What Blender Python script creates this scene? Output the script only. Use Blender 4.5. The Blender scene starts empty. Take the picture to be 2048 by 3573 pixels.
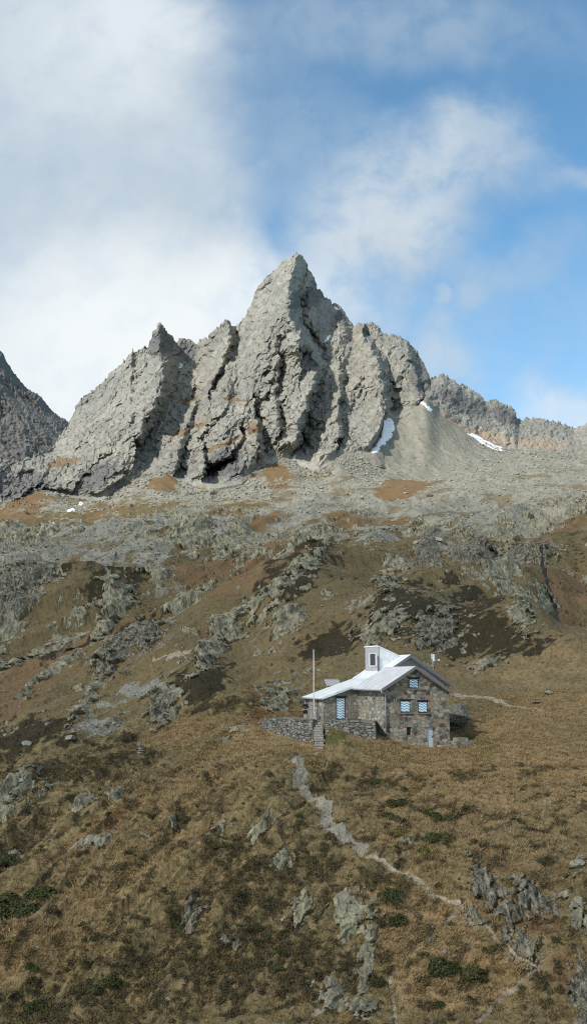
import bpy, bmesh, math, random
import numpy as np
from mathutils import Vector, Matrix
random.seed(7); rng = np.random.default_rng(11)
R = math.radians
SC = bpy.context.scene
COL = SC.collection
# ------------------------------------------------------------------ camera geometry
F, HX, HY = 3094.0, 1024.0, 1786.5          # focal length and centre in photograph pixels
PITCH = math.atan((2380 - 1786.5) / F); CP, SP = math.cos(PITCH), math.sin(PITCH)
K = 2048 / 1456.0                            # traced coordinates are in a 1456 px wide copy
def ray(x, y):
    x = np.asarray(x, float); y = np.asarray(y, float)
    xc = (x * K - HX) / F; yc = (HY - y * K) / F
    d = CP - yc * SP
    return xc / d, (SP + yc * CP) / d
def project(P):
    P = np.asarray(P, float)
    d = P[..., 1] * CP + P[..., 2] * SP; v = -P[..., 1] * SP + P[..., 2] * CP
    return (P[..., 0] / d * F + HX) / K, (HY - v / d * F) / K

# ------------------------------------------------------------------ numpy noise
_r = np.random.default_rng(3)
PERM = _r.permutation(256); PERM = np.concatenate([PERM, PERM])
_a = _r.random(256) * 2 * np.pi
GX, GY = np.cos(_a).astype(np.float32), np.sin(_a).astype(np.float32)
JX, JY = _r.random(256).astype(np.float32), _r.random(256).astype(np.float32)
def perlin(x, y, seed=0):
    x = np.asarray(x, np.float32) + seed * 17.37; y = np.asarray(y, np.float32) - seed * 9.71
    xf, yf = np.floor(x), np.floor(y)
    xi, yi = xf.astype(np.int32) & 255, yf.astype(np.int32) & 255
    dx, dy = x - xf, y - yf
    ux = dx * dx * dx * (dx * (dx * 6 - 15) + 10); uy = dy * dy * dy * (dy * (dy * 6 - 15) + 10)
    def g(ix, iy, ax, ay):
        h = PERM[PERM[ix & 255] + (iy & 255)]
        return GX[h] * ax + GY[h] * ay
    a = g(xi, yi, dx, dy); b = g(xi + 1, yi, dx - 1, dy)
    c = g(xi, yi + 1, dx, dy - 1); d = g(xi + 1, yi + 1, dx - 1, dy - 1)
    a = a + (b - a) * ux; c = c + (d - c) * ux
    return (a + (c - a) * uy) * 1.45
def fbm(x, y, n=4, seed=0, gain=.5):
    s, a = 0, 1
    for i in range(n):
        s = s + a * perlin(x * 2 ** i, y * 2 ** i, seed + i); a *= gain
    return s
def ridged(x, y, n=4, seed=0, gain=.5):
    s, a = 0, 1
    for i in range(n):
        s = s + a * (1 - 2 * np.abs(perlin(x * 2.03 ** i, y * 2.03 ** i, seed + i))); a *= gain
    return s
def cells(x, y, seed=0):
    x = np.asarray(x, np.float32) + seed * 13.1; y = np.asarray(y, np.float32)
    xf, yf = np.floor(x), np.floor(y)
    xi, yi = xf.astype(np.int32), yf.astype(np.int32)
    f1 = np.full(x.shape, 9, np.float32); f2 = f1.copy(); cid = np.zeros(x.shape, np.float32)
    for ox in (-1, 0, 1):
        for oy in (-1, 0, 1):
            h = PERM[PERM[(xi + ox) & 255] + ((yi + oy) & 255)]
            d = (xf + ox + JX[h] - x) ** 2 + (yf + oy + JY[h] - y) ** 2
            nb = d < f1
            f2 = np.where(nb, f1, np.minimum(f2, d)); cid = np.where(nb, h / 255., cid); f1 = np.where(nb, d, f1)
    return np.sqrt(f1), np.sqrt(f2), cid
_r2 = np.random.default_rng(8); TA, TB = _r2.random(256).astype(np.float32) - .5, _r2.random(256).astype(np.float32) - .5
def facets(x, y, seed=0, tilt=1.6, st=1.):
    """broken rock: every cell is a plane of its own height and tilt"""
    x = np.asarray(x, np.float32) + seed * 13.1; y = np.asarray(y, np.float32) + seed * 7.7
    xf, yf = np.floor(x), np.floor(y); xi, yi = xf.astype(np.int32), yf.astype(np.int32)
    f1 = np.full(x.shape, 9, np.float32); out = np.zeros(x.shape, np.float32)
    for ox in (-1, 0, 1):
        for oy in (-1, 0, 1):
            h = PERM[PERM[(xi + ox) & 255] + ((yi + oy) & 255)]
            dx, dy = x - (xf + ox + JX[h]), y - (yf + oy + JY[h]); d = dx * dx + dy * dy
            nb = d < f1; f1 = np.where(nb, d, f1)
            out = np.where(nb, st * (h / 255. - .5) + tilt * (TA[h] * dx + TB[h] * dy), out)
    return out
def soft(a, n):
    for _ in range(n):
        p = np.pad(a, ((1, 1), (0, 0)), 'edge'); a = .25 * p[:-2] + .5 * p[1:-1] + .25 * p[2:]
        p = np.pad(a, ((0, 0), (1, 1)), 'edge'); a = .25 * p[:, :-2] + .5 * p[:, 1:-1] + .25 * p[:, 2:]
    return a
def sst(a, b, x):
    t = np.clip((x - a) / (b - a), 0, 1); return t * t * (3 - 2 * t)
def ellipses(px, py, L):
    """soft union of traced ellipses (cx, cy, rx, ry, tilt up-right in degrees); 1 in a centre, 0 on an edge"""
    f = np.full(px.shape, -2.0, np.float32); idx = np.full(px.shape, -1, np.int32)
    for i, e in enumerate(L):
        cx, cy, rx, ry, an = e[:5]
        m = (np.abs(px - cx) < 2.4 * max(rx, ry)) & (np.abs(py - cy) < 2.4 * max(rx, ry))
        if not m.any(): continue
        c, s = math.cos(R(an)), math.sin(R(an))
        X = px[m] - cx; Y = -(py[m] - cy)
        q = 1 - np.sqrt(((X * c + Y * s) / rx) ** 2 + ((-X * s + Y * c) / ry) ** 2)
        old = f[m]; b = q > old
        f[m] = np.where(b, q, old); io = idx[m]; io[b] = i; idx[m] = io
    return f, idx
def polydist(px, py, pts):
    """distance to a polyline (traced pixels), and signed side (+ right)"""
    best = np.full(px.shape, 1e6, np.float32); side = np.zeros(px.shape, np.float32)
    for (x0, y0), (x1, y1) in zip(pts[:-1], pts[1:]):
        dx, dy = x1 - x0, y1 - y0; L = dx * dx + dy * dy
        t = np.clip(((px - x0) * dx + (py - y0) * dy) / L, 0, 1)
        ex, ey = px - x0 - t * dx, py - y0 - t * dy
        d = np.sqrt(ex * ex + ey * ey); b = d < best
        best = np.where(b, d, best); side = np.where(b, ex, side)
    return best, side

# ------------------------------------------------------------------ node helper
class NT:
    def __init__(s, tree):
        s.t = tree; s.n = tree.nodes; s.l = tree.links
    def node(s, typ, **kw):
        n = s.n.new(typ)
        for k, v in kw.items(): setattr(n, k, v)
        return n
    def put(s, sock, v):
        if v is None: return
        if hasattr(v, 'is_output'): s.l.new(v, sock)
        else:
            if sock.type == 'RGBA' and hasattr(v, '__len__') and len(v) == 3: v = (*v, 1)
            sock.default_value = v
    def math(s, op, a, b=None, c=None, clamp=False):
        n = s.node('ShaderNodeMath', operation=op, use_clamp=clamp)
        for i, v in enumerate((a, b, c)): s.put(n.inputs[i], v)
        return n.outputs[0]
    def mix(s, f, a, b, mode='MIX'):
        n = s.node('ShaderNodeMix', data_type='RGBA', blend_type=mode)
        s.put(n.inputs[0], f); s.put(n.inputs[6], a); s.put(n.inputs[7], b)
        return n.outputs[2]
    def ramp(s, v, a, b, lo=0., hi=1.):
        n = s.node('ShaderNodeMapRange', interpolation_type='SMOOTHSTEP')
        s.put(n.inputs[0], v)
        for i, q in enumerate((a, b, lo, hi)): n.inputs[i + 1].default_value = q
        return n.outputs[0]
    def coord(s, scale=(1, 1, 1), rot=(0, 0, 0), world=True):
        if world: o = s.node('ShaderNodeNewGeometry').outputs['Position']
        else: o = s.node('ShaderNodeTexCoord').outputs['Object']
        m = s.node('ShaderNodeMapping'); s.l.new(o, m.inputs[0])
        m.inputs['Scale'].default_value = scale; m.inputs['Rotation'].default_value = rot
        return m.outputs[0]
    def noise(s, vec, scale, detail=4, rough=.55, dist=0., typ='FBM'):
        n = s.node('ShaderNodeTexNoise', noise_type=typ); n.normalize = True
        s.put(n.inputs['Vector'], vec); n.inputs['Scale'].default_value = scale
        n.inputs['Detail'].default_value = detail; n.inputs['Roughness'].default_value = rough; n.inputs['Distortion'].default_value = dist
        return n.outputs['Fac']
    def attr(s, name):
        a = s.node('ShaderNodeAttribute', attribute_name=name)
        q = s.node('ShaderNodeSeparateColor'); s.l.new(a.outputs['Color'], q.inputs[0])
        return q.outputs[0], q.outputs[1], q.outputs[2]
    def bump(s, h, strength, dist, normal=None):
        b = s.node('ShaderNodeBump'); b.inputs['Strength'].default_value = strength; b.inputs['Distance'].default_value = dist
        s.put(b.inputs['Height'], h); s.put(b.inputs['Normal'], normal)
        return b.outputs[0]
def material(name, rough=.9, spec=.2, metal=0.):
    m = bpy.data.materials.new(name); m.use_nodes = True
    t = NT(m.node_tree); b = m.node_tree.nodes['Principled BSDF']
    b.inputs['Roughness'].default_value = rough; b.inputs['Specular IOR Level'].default_value = spec; b.inputs['Metallic'].default_value = metal
    return m, t, b
def simple(name, col, rough=.7, var=.15, scale=6., spec=.3, metal=0., bump=0.):
    m, t, b = material(name, rough, spec, metal)
    n = t.noise(t.coord(world=False), scale, 5, .6)
    c = t.mix(t.ramp(n, .3, .7), tuple(x * (1 - var) for x in col), tuple(min(1, x * (1 + var)) for x in col))
    t.put(b.inputs['Base Color'], c)
    if bump: t.put(b.inputs['Normal'], t.bump(n, bump, .02))
    return m
def masonry(name, cols, scale=(2.1, 2.1, 3.1), mortar=(.20, .185, .165), mw=.05, bumpd=.06):
    m, t, b = material(name, .92, .15)
    P = t.coord(scale, world=False)
    w = t.node('ShaderNodeTexNoise'); t.put(w.inputs['Vector'], P); w.inputs['Scale'].default_value = 1.2
    Pw = t.node('ShaderNodeVectorMath', operation='MULTIPLY_ADD'); t.put(Pw.inputs[0], w.outputs['Color']); Pw.inputs[1].default_value = (.35, .35, .35); t.put(Pw.inputs[2], P)
    v = t.node('ShaderNodeTexVoronoi', distance='CHEBYCHEV'); t.put(v.inputs['Vector'], Pw.outputs[0]); v.inputs['Scale'].default_value = 1; v.inputs['Randomness'].default_value = .8
    e = t.node('ShaderNodeTexVoronoi', feature='DISTANCE_TO_EDGE'); t.put(e.inputs['Vector'], Pw.outputs[0]); e.inputs['Scale'].default_value = 1; e.inputs['Randomness'].default_value = .8
    q = t.node('ShaderNodeSeparateColor'); t.l.new(v.outputs['Color'], q.inputs[0])
    cr = t.node('ShaderNodeValToRGB'); t.put(cr.inputs[0], q.outputs[0]); cr.color_ramp.interpolation = 'CONSTANT'
    el = cr.color_ramp.elements
    while len(el) < len(cols): el.new(.5)
    for i, cc in enumerate(cols): el[i].position = i / len(cols); el[i].color = (*cc, 1)
    n = t.noise(t.coord(world=False), 7, 5, .65)
    c = t.mix(t.math('MULTIPLY', q.outputs[1], .3), cr.outputs[0], (.17, .15, .125))
    c = t.mix(t.math('MULTIPLY', t.ramp(n, .45, .75), .55), c, (.10, .095, .08))
    c = t.mix(t.ramp(t.noise(t.coord(world=False), .7, 4, .6), .55, .75, 0, .5), c, (.30, .29, .25))
    edge = t.ramp(e.outputs['Distance'], mw * .4, mw * 1.6)
    c = t.mix(edge, mortar, c)
    t.put(b.inputs['Base Color'], c)
    t.put(b.inputs['Normal'], t.bump(t.math('ADD', edge, t.math('MULTIPLY', n, .5)), .8, bumpd))
    return m
M_STONE = masonry('rubble_masonry', [(.26, .21, .15), (.42, .36, .28), (.13, .112, .09), (.44, .36, .275), (.28, .275, .225), (.34, .235, .165), (.075, .068, .06)], (2.1, 2.1, 3.0), (.235, .21, .175))
M_STONE2 = masonry('grey_rubble_masonry', [(.29, .265, .215), (.38, .355, .30), (.19, .175, .15), (.34, .30, .245), (.24, .235, .195)], (2.1, 2.1, 3.1), (.215, .2, .17))
M_DRY = masonry('dry_stone', [(.17, .165, .145), (.25, .245, .22), (.115, .11, .10), (.20, .19, .165)], (2.0, 2.0, 5.0), (.045, .042, .035), .06, .1)
def roofing(name, col, rot):
    m, t, b = material(name, .42, .5)
    P = t.coord(world=False); s = t.node('ShaderNodeSeparateXYZ'); t.l.new(P, s.inputs[0])
    fr_ = t.math('FRACT', t.math('MULTIPLY', s.outputs[1], 1 / .55))
    seam = t.math('GREATER_THAN', t.math('ABSOLUTE', t.math('SUBTRACT', fr_, .5)), .455)
    n = t.noise(t.coord((.5, 1.6, .5), world=False), 1.4, 6, .65)
    c = t.mix(t.ramp(n, .35, .72), col, tuple(x * .70 for x in col))
    c = t.mix(t.math('MULTIPLY', seam, .4), c, (.28, .29, .30))
    t.put(b.inputs['Base Color'], c); t.put(b.inputs['Normal'], t.bump(seam, .5, .03))
    return m
M_ROOF = roofing('pale_sheet_roof', (.86, .87, .865), 0)
M_ROOF2 = roofing('greyer_sheet_roof', (.66, .635, .635), 0)
def ribbed(name, col, ax, pitch=.16):
    m, t, b = material(name, .5, .4)
    s = t.node('ShaderNodeSeparateXYZ'); t.l.new(t.coord(world=False), s.inputs[0])
    f_ = t.math('FRACT', t.math('MULTIPLY', s.outputs[ax], 1 / pitch))
    g = t.ramp(t.math('ABSOLUTE', t.math('SUBTRACT', f_, .5)), .30, .42)
    n = t.noise(t.coord(world=False), 2.5, 5, .6)
    c = t.mix(n, tuple(x * .85 for x in col), tuple(x * 1.1 for x in col)); c = t.mix(t.math('MULTIPLY', g, .6), c, tuple(x * .45 for x in col))
    t.put(b.inputs['Base Color'], c); t.put(b.inputs['Normal'], t.bump(g, .6, -.03))
    return m
M_RIB = ribbed('ribbed_cladding', (.46, .435, .44), 1, .21)
M_CORR = ribbed('corrugated_sheet', (.42, .42, .42), 0, .2)
M_BOARD = ribbed('weathered_boards', (.30, .29, .29), 0, .18)
M_LOUVRE = ribbed('dark_louvre', (.055, .055, .065), 1, .22)
M_CHEEK = simple('dull_sheet', (.74, .76, .78), .5, .12, 1.6)
M_FASCIA = simple('weathered_fascia', (.17, .155, .155), .8, .2, 8)
M_DARK = simple('dark_timber', (.035, .028, .030), .8, .25, 8)
M_SILL = simple('pink_stone_sill', (.20, .165, .155), .9, .2, 8)
M_ZINC = simple('grey_zinc', (.34, .33, .345), .45, .1, 8, .5)
M_DARKZ = simple('dark_zinc', (.12, .12, .13), .5, .1, 8, .4)
M_DOOR = simple('pale_door', (.50, .53, .58), .6, .12, 5)
M_POLE = simple('white_painted_pole', (.62, .60, .58), .5, .06, 5, .4)
M_RED = simple('red_cleat', (.35, .04, .03), .6, .1)
M_CAP = simple('coping_slabs', (.27, .26, .23), .9, .3, 3, .2, 0., .5)
M_WHITE = simple('white_plastic', (.68, .70, .72), .5, .05)
M_TER = simple('trodden_terrace', (.20, .18, .14), .95, .3, 2.5, .1, 0., .6)
M_SKIN = simple('skin', (.42, .24, .17), .6, .06)
M_CLOTH = simple('black_cloth', (.010, .010, .013), .9, .2, 30)
M_HAIR = simple('dark_hair', (.03, .02, .015), .7, .2, 40)
M_PLANK = simple('old_plank', (.07, .055, .045), .85, .25, 6)
def chevron(name, n):
    m, t, b = material(name, .55, .3)
    s = t.node('ShaderNodeSeparateXYZ'); t.l.new(t.coord(world=False), s.inputs[0])
    tri = t.math('ABSOLUTE', t.math('SUBTRACT', t.math('FRACT', t.math('MULTIPLY_ADD', s.outputs[0], 2.02, .25)), .5))
    k = t.math('FRACT', t.math('MULTIPLY', t.math('MULTIPLY_ADD', tri, .30, s.outputs[2]), n))
    white = t.math('GREATER_THAN', k, .5)
    dk = t.math('MULTIPLY', t.math('GREATER_THAN', k, .24), t.math('LESS_THAN', k, .5))
    nz = t.noise(t.coord(world=False), 6, 3, .6)
    c = t.mix(dk, (.25, .55, .74), (.09, .27, .43))
    c = t.mix(white, c, t.mix(nz, (.82, .85, .86), (.88, .89, .89)))
    t.put(b.inputs['Base Color'], c)
    return m
M_CHEV = chevron('blue_white_zigzag_paint', 4.3)
def stone_mat(name, a, bcol, sc=2.):
    m, t, b = material(name, .93, .12)
    P = t.coord(world=False); n = t.noise(P, sc, 6, .7); n2 = t.noise(P, sc * 4, 4, .6)
    ri = t.node('ShaderNodeObjectInfo').outputs['Random']
    c = t.mix(t.ramp(n, .3, .7), a, bcol); c = t.mix(t.math('MULTIPLY', t.ramp(n2, .5, .8), .6), c, (.09, .085, .075))
    c = t.mix(t.math('MULTIPLY', ri, .35), c, (.30, .30, .24))
    t.put(b.inputs['Base Color'], c); t.put(b.inputs['Normal'], t.bump(n, .8, .2))
    return m
M_BOULDER = stone_mat('boulder_rock', (.17, .165, .15), (.36, .35, .31))
M_BOULDERD = stone_mat('dark_boulder_rock', (.07, .068, .062), (.21, .20, .185))
M_SCREE = stone_mat('scree_rock', (.15, .145, .125), (.34, .33, .29), .4)
def leafmat(name, a, bcol):
    m, t, b = material(name, .75, .25)
    n = t.noise(t.coord(), 1.8, 4, .6); pi = t.node('ShaderNodeNewGeometry').outputs['Random Per Island']
    c = t.mix(pi, a, bcol); c = t.mix(t.math('MULTIPLY', t.ramp(n, .4, .7), .6), c, tuple(x * .55 for x in a))
    t.put(b.inputs['Base Color'], c)
    return m
M_LEAF = leafmat('juniper_leaf', (.030, .037, .011), (.068, .078, .024))
M_LEAFY = leafmat('yellowgreen_leaf', (.07, .075, .012), (.14, .14, .03))
M_HEATH = leafmat('heather_sprigs', (.040, .035, .018), (.095, .082, .040))
m, t, b = material('dry_grass_blades', .85, .15); M_BLADE = m
r_, g_, b_ = t.attr('mA'); pi = t.node('ShaderNodeNewGeometry').outputs['Random Per Island']
c = t.mix(pi, (.15, .117, .056), (.225, .168, .082)); c = t.mix(r_, c, t.mix(pi, (.28, .20, .10), (.43, .31, .165)))
c = t.mix(g_, c, t.mix(pi, (.045, .037, .020), (.095, .076, .040))); c = t.mix(b_, c, t.mix(pi, (.13, .06, .025), (.22, .11, .05)))
t.put(b.inputs['Base Color'], c)
# ---- ground cover
MG, t, b = material('hillside_cover', .95, .1)
rock, heath, rust = t.attr('mA'); straw, green, scree = t.attr('mB'); path, tone, pale = t.attr('mC'); darkr, g1, g2 = t.attr('mD')
P = t.coord()
n_f = t.noise(P, 2.2, 5, .7); n_m = t.noise(P, .33, 5, .65); n_l = t.noise(P, .05, 4, .6)
n_s = t.noise(t.coord((1, 1, .35)), 5.5, 3, .6)
olive = t.mix(n_f, (.105, .081, .038), (.315, .238, .118))
olive = t.mix(t.ramp(n_m, .35, .7), olive, (.165, .128, .066))
strawc = t.mix(n_f, (.135, .094, .044), (.420, .295, .155))
strawc = t.mix(t.ramp(n_l, .4, .65), strawc, t.mix(n_f, (.11, .085, .045), (.225, .175, .095)))
c = t.mix(t.ramp(t.math('ADD', t.math('ADD', straw, t.math('MULTIPLY_ADD', n_f, .5, -.25)), t.math('MULTIPLY_ADD', n_m, .5, -.25)), .2, .8), olive, strawc)
rustc = t.mix(n_f, (.118, .074, .036), (.222, .150, .080))
hue_far = t.node('ShaderNodeSeparateXYZ'); t.l.new(t.node('ShaderNodeNewGeometry').outputs['Position'], hue_far.inputs[0])
c = t.mix(t.ramp(hue_far.outputs[1], 95, 150, 0, .55), c, t.mix(n_f, (.062, .046, .023), (.170, .122, .066)))
c = t.mix(t.math('MULTIPLY', t.ramp(g1, .35, .7), .45), c, t.mix(n_f, (.075, .062, .026), (.21, .165, .085)))
c = t.mix(t.math('MULTIPLY', t.ramp(g2, .70, .95), .35), c, (.050, .042, .020))
c = t.mix(t.ramp(t.math('ADD', rust, t.math('MULTIPLY_ADD', n_m, .7, -.35)), .25, .75), c, rustc)
heathc = t.mix(n_f, (.017, .014, .008), (.072, .057, .032))
c = t.mix(t.ramp(t.math('ADD', t.math('ADD', heath, t.math('MULTIPLY_ADD', n_m, .7, -.35)), t.math('MULTIPLY_ADD', n_s, .6, -.3)), .3, .75), c, heathc)
greenc = t.mix(n_f, (.040, .046, .014), (.120, .118, .040))
c = t.mix(t.ramp(t.math('ADD', green, t.math('MULTIPLY_ADD', n_f, .5, -.25)), .25, .8), c, greenc)
v = t.node('ShaderNodeTexVoronoi'); t.put(v.inputs['Vector'], P); v.inputs['Scale'].default_value = .55
screec = t.mix(t.ramp(n_f, .25, .75), (.105, .102, .078), (.285, .275, .222))
screec = t.mix(t.math('MULTIPLY', v.outputs['Color'], .45), screec, (.29, .278, .232))
screec = t.mix(t.math('MULTIPLY', t.ramp(t.noise(t.coord((.16, .03, .03)), 1., 4, .6), .42, .62), .5), screec, (.31, .285, .235))
screec = t.mix(t.ramp(n_m, .5, .75), screec, (.125, .110, .072))
c = t.mix(t.ramp(t.math('ADD', scree, t.math('MULTIPLY_ADD', n_f, .6, -.3)), .3, .7), c, screec)
rockc = t.mix(t.ramp(t.noise(t.coord((1, .45, .6), (0, 0, R(33))), .75, 6, .72), .3, .72), (.10, .090, .064), (.385, .345, .245))
rockc = t.mix(t.math('MULTIPLY', t.ramp(n_m, .42, .62), t.math('MULTIPLY', tone, .6)), rockc, (.225, .230, .150))
rockc = t.mix(t.math('MULTIPLY', t.ramp(t.noise(t.coord((1, .5, .6), (0, 0, R(33))), 1.6, 5, .75), .54, .68), .6), rockc, (.05, .046, .038))
n_k = t.noise(t.coord((1, .35, .6), (0, 0, R(-40))), 2.6, 6, .8)
rockc = t.mix(t.math('MULTIPLY', darkr, .9), rockc, t.mix(t.ramp(n_k, .40, .62), (.036, .031, .024), (.265, .242, .188)))
rockc = t.mix(t.math('MULTIPLY', pale, t.ramp(n_f, .12, .5, .25, 1.)), rockc, t.mix(n_m, (.20, .175, .13), (.40, .355, .28)))
c = t.mix(t.ramp(t.math('ADD', t.math('ADD', rock, t.math('MULTIPLY_ADD', n_f, .9, -.45)), t.math('MULTIPLY_ADD', g2, .35, -.17)), .3, .62), c, rockc)
pathc = t.mix(t.ramp(n_f, .3, .7), (.19, .155, .105), (.42, .36, .27))
c = t.mix(t.ramp(t.math('ADD', path, t.math('MULTIPLY_ADD', n_f, .5, -.25)), .35, .7), c, pathc)
t.put(b.inputs['Base Color'], c)
hb = t.math('ADD', t.math('MULTIPLY', n_f, .6), t.math('MULTIPLY', n_s, .3))
t.put(b.inputs['Normal'], t.bump(hb, .9, .35))
# ---- cliffs
MR, t, b = material('cliff_rock', .95, .12)
rust, dark, warm = t.attr('mA')
P = t.coord(); PS = t.coord((1, 1, .42), (R(8), R(-22), 0))
n1 = t.noise(PS, .035, 6, .7); n2 = t.noise(PS, .22, 6, .7); n3 = t.noise(P, .8, 4, .7)
c = t.mix(t.ramp(n2, .25, .75), (.155, .149, .130), (.385, .368, .314))
c = t.mix(t.ramp(n1, .45, .68), c, t.mix(n2, (.14, .136, .125), (.245, .238, .215)))
c = t.mix(t.math('MULTIPLY', t.ramp(n3, .52, .70), .7), c, (.10, .095, .082))
c = t.mix(t.math('MULTIPLY', t.ramp(t.noise(t.coord((1, 1, .2), (R(8), R(-28), 0)), .13, 6, .8), .56, .70), .6), c, (.115, .11, .10))
c = t.mix(t.math('MULTIPLY', t.ramp(t.noise(PS, .06, 5, .7), .52, .7), .45), c, (.275, .270, .200))
c = t.mix(t.ramp(t.noise(t.coord((1, 1, .3), (R(6), R(-25), 0)), .013, 5, .65), .42, .62, 0, .5), c, t.mix(n2, (.115, .112, .102), (.225, .22, .20)))
c = t.mix(t.ramp(t.noise(t.coord((1, 1, .3), (R(6), R(-25), R(40))), .019, 5, .65), .52, .68, 0, .55), c, t.mix(n2, (.22, .21, .175), (.43, .405, .335)))
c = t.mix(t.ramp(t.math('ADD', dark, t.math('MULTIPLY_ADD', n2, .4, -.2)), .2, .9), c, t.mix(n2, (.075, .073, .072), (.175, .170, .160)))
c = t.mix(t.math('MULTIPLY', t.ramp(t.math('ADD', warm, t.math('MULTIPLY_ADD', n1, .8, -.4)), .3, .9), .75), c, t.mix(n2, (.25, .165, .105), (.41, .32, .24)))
c = t.mix(t.ramp(t.math('ADD', rust, t.math('MULTIPLY_ADD', n2, .6, -.3)), .35, .75), c, t.mix(n3, (.135, .095, .055), (.235, .175, .11)))
t.put(b.inputs['Base Color'], c)
t.put(b.inputs['Normal'], t.bump(t.math('ADD', n2, t.math('MULTIPLY', n3, .35)), .5, 1.4))
MWETSHADE = simple('wet_shaded_rock', (.035, .033, .03), .7, .5, .5, .2)  # wet stream rock; its black also paints the shade in the waterfall notch
MSNOW = simple('old_snow', (.80, .82, .85), .6, .05, .3)
class Sheet:
    """terrain as a parametric surface: each layer is a curve of (x, y, Y): where the land at distance Y shows in the picture"""
    def __init__(s, layers, u, rows):
        U = []
        for L in layers:
            a = np.array(L, float); uu, ww = ray(a[:, 0], a[:, 1])
            o = np.argsort(uu); uu = uu[o]; Y = a[o, 2]
            z = ww[o] * Y
            U.append((s.interp(u, uu, Y), s.interp(u, uu, z)))
        Yk = np.array([q[0] for q in U]); Zk = np.array([q[1] for q in U])
        tt = []
        for k, n in enumerate(rows): tt.append(k + np.arange(n) / n)
        tt = np.concatenate(tt + [np.array([len(layers) - 1.0])])
        s.t = tt
        s.Y = s.hermite(Yk, tt); s.Z = s.hermite(Zk, tt); s.X = u[None, :] * s.Y
    @staticmethod
    def interp(x, xp, fp):
        # monotone-ish cubic in u
        n = len(xp); d = np.diff(fp) / np.diff(xp); m = np.zeros(n)
        m[1:-1] = np.where(d[1:] * d[:-1] > 0, 2 * d[1:] * d[:-1] / (d[1:] + d[:-1] + 1e-12), 0)
        i = np.clip(np.searchsorted(xp, x) - 1, 0, n - 2); h = xp[i + 1] - xp[i]; q = np.clip((x - xp[i]) / h, 0, 1)
        return (fp[i] * (1 + 2 * q) * (1 - q) ** 2 + fp[i + 1] * q * q * (3 - 2 * q) + h * (m[i] * q * (1 - q) ** 2 + m[i + 1] * q * q * (q - 1)))
    @staticmethod
    def hermite(A, tt):
        n = len(A); d = np.diff(A, axis=0); m = np.zeros_like(A)
        m[1:-1] = np.where(d[1:] * d[:-1] > 0, 2 * d[1:] * d[:-1] / (d[1:] + d[:-1] + 1e-12), .25 * (d[1:] + d[:-1]))
        m[0] = d[0]; m[-1] = d[-1]
        i = np.clip(tt.astype(int), 0, n - 2); q = (tt - i)[:, None]
        return (A[i] * (1 + 2 * q) * (1 - q) ** 2 + A[i + 1] * q * q * (3 - 2 * q) + m[i] * q * (1 - q) ** 2 + m[i + 1] * q * q * (q - 1))
def grid_object(name, V, attrs, mats, ids=None, names=None):
    """a grid of vertices as one mesh; faces with an id go to their own object (an outcrop, a path, a snow patch) that fits exactly"""
    nt, nu = V.shape[:2]; idx = np.arange(nt * nu).reshape(nt, nu)
    Q = np.stack([idx[:-1, :-1], idx[:-1, 1:], idx[1:, 1:], idx[1:, :-1]], -1).reshape(-1, 4)
    co = V.reshape(-1, 3).astype(np.float32); out = {}
    fid = np.full(len(Q), -1) if ids is None else ids.reshape(-1)[Q[:, 0]]
    for k in np.unique(fid):
        q = Q[fid == k]
        used, inv = np.unique(q, return_inverse=True); q2 = inv.reshape(-1, 4)
        nm = name if k < 0 else names[k]
        me = bpy.data.meshes.new(nm)
        me.vertices.add(len(used)); me.vertices.foreach_set('co', co[used].ravel())
        me.loops.add(q2.size); me.loops.foreach_set('vertex_index', q2.ravel().astype(np.int32))
        me.polygons.add(len(q2)); me.polygons.foreach_set('loop_start', np.arange(0, q2.size, 4, dtype=np.int32))
        me.update(calc_edges=True)
        for an, val in attrs.items():
            at = me.attributes.new(an, 'FLOAT_COLOR', 'POINT')
            c4 = np.ones((len(used), 4), np.float32); c4[:, :3] = val.reshape(-1, 3)[used]
            at.data.foreach_set('color', c4.ravel())
        me.materials.append(mats[0] if k < 0 else (mats[1][k] if len(mats) > 1 else mats[0]))
        me.polygons.foreach_set('use_smooth', np.zeros(len(q2), bool))
        ob = bpy.data.objects.new(nm, me); COL.objects.link(ob); out[int(k)] = ob
    return out
def tidy(ids, keep):
    """drop crumbs: of each named piece keep the islands at least keep(k) times as large as its largest"""
    ids = ids.copy()
    for k in np.unique(ids):
        if k < 0: continue
        ii, jj = np.where(ids == k); i0, i1, j0, j1 = ii.min(), ii.max() + 1, jj.min(), jj.max() + 1
        m = ids[i0:i1, j0:j1] == k; lab = np.where(m, np.arange(1, m.size + 1).reshape(m.shape), 0)
        for _ in range(1500):
            p = np.pad(lab, 1); n = np.maximum.reduce([p[1:-1, 1:-1], p[:-2, 1:-1], p[2:, 1:-1], p[1:-1, :-2], p[1:-1, 2:]]) * m
            if (n == lab).all(): break
            lab = n
        u, c = np.unique(lab[m], return_counts=True); bad = u[c < keep(k) * c.max()] if keep(k) < 1 else u[np.arange(len(u)) != c.argmax()]
        sub = ids[i0:i1, j0:j1]; sub[m & np.isin(lab, bad)] = -1
    return ids
def tag(o, label=None, cat=None, group=None, kind=None):
    if label: o['label'] = label
    if cat: o['category'] = cat
    if group: o['group'] = group
    if kind: o['kind'] = kind
    return o
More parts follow.
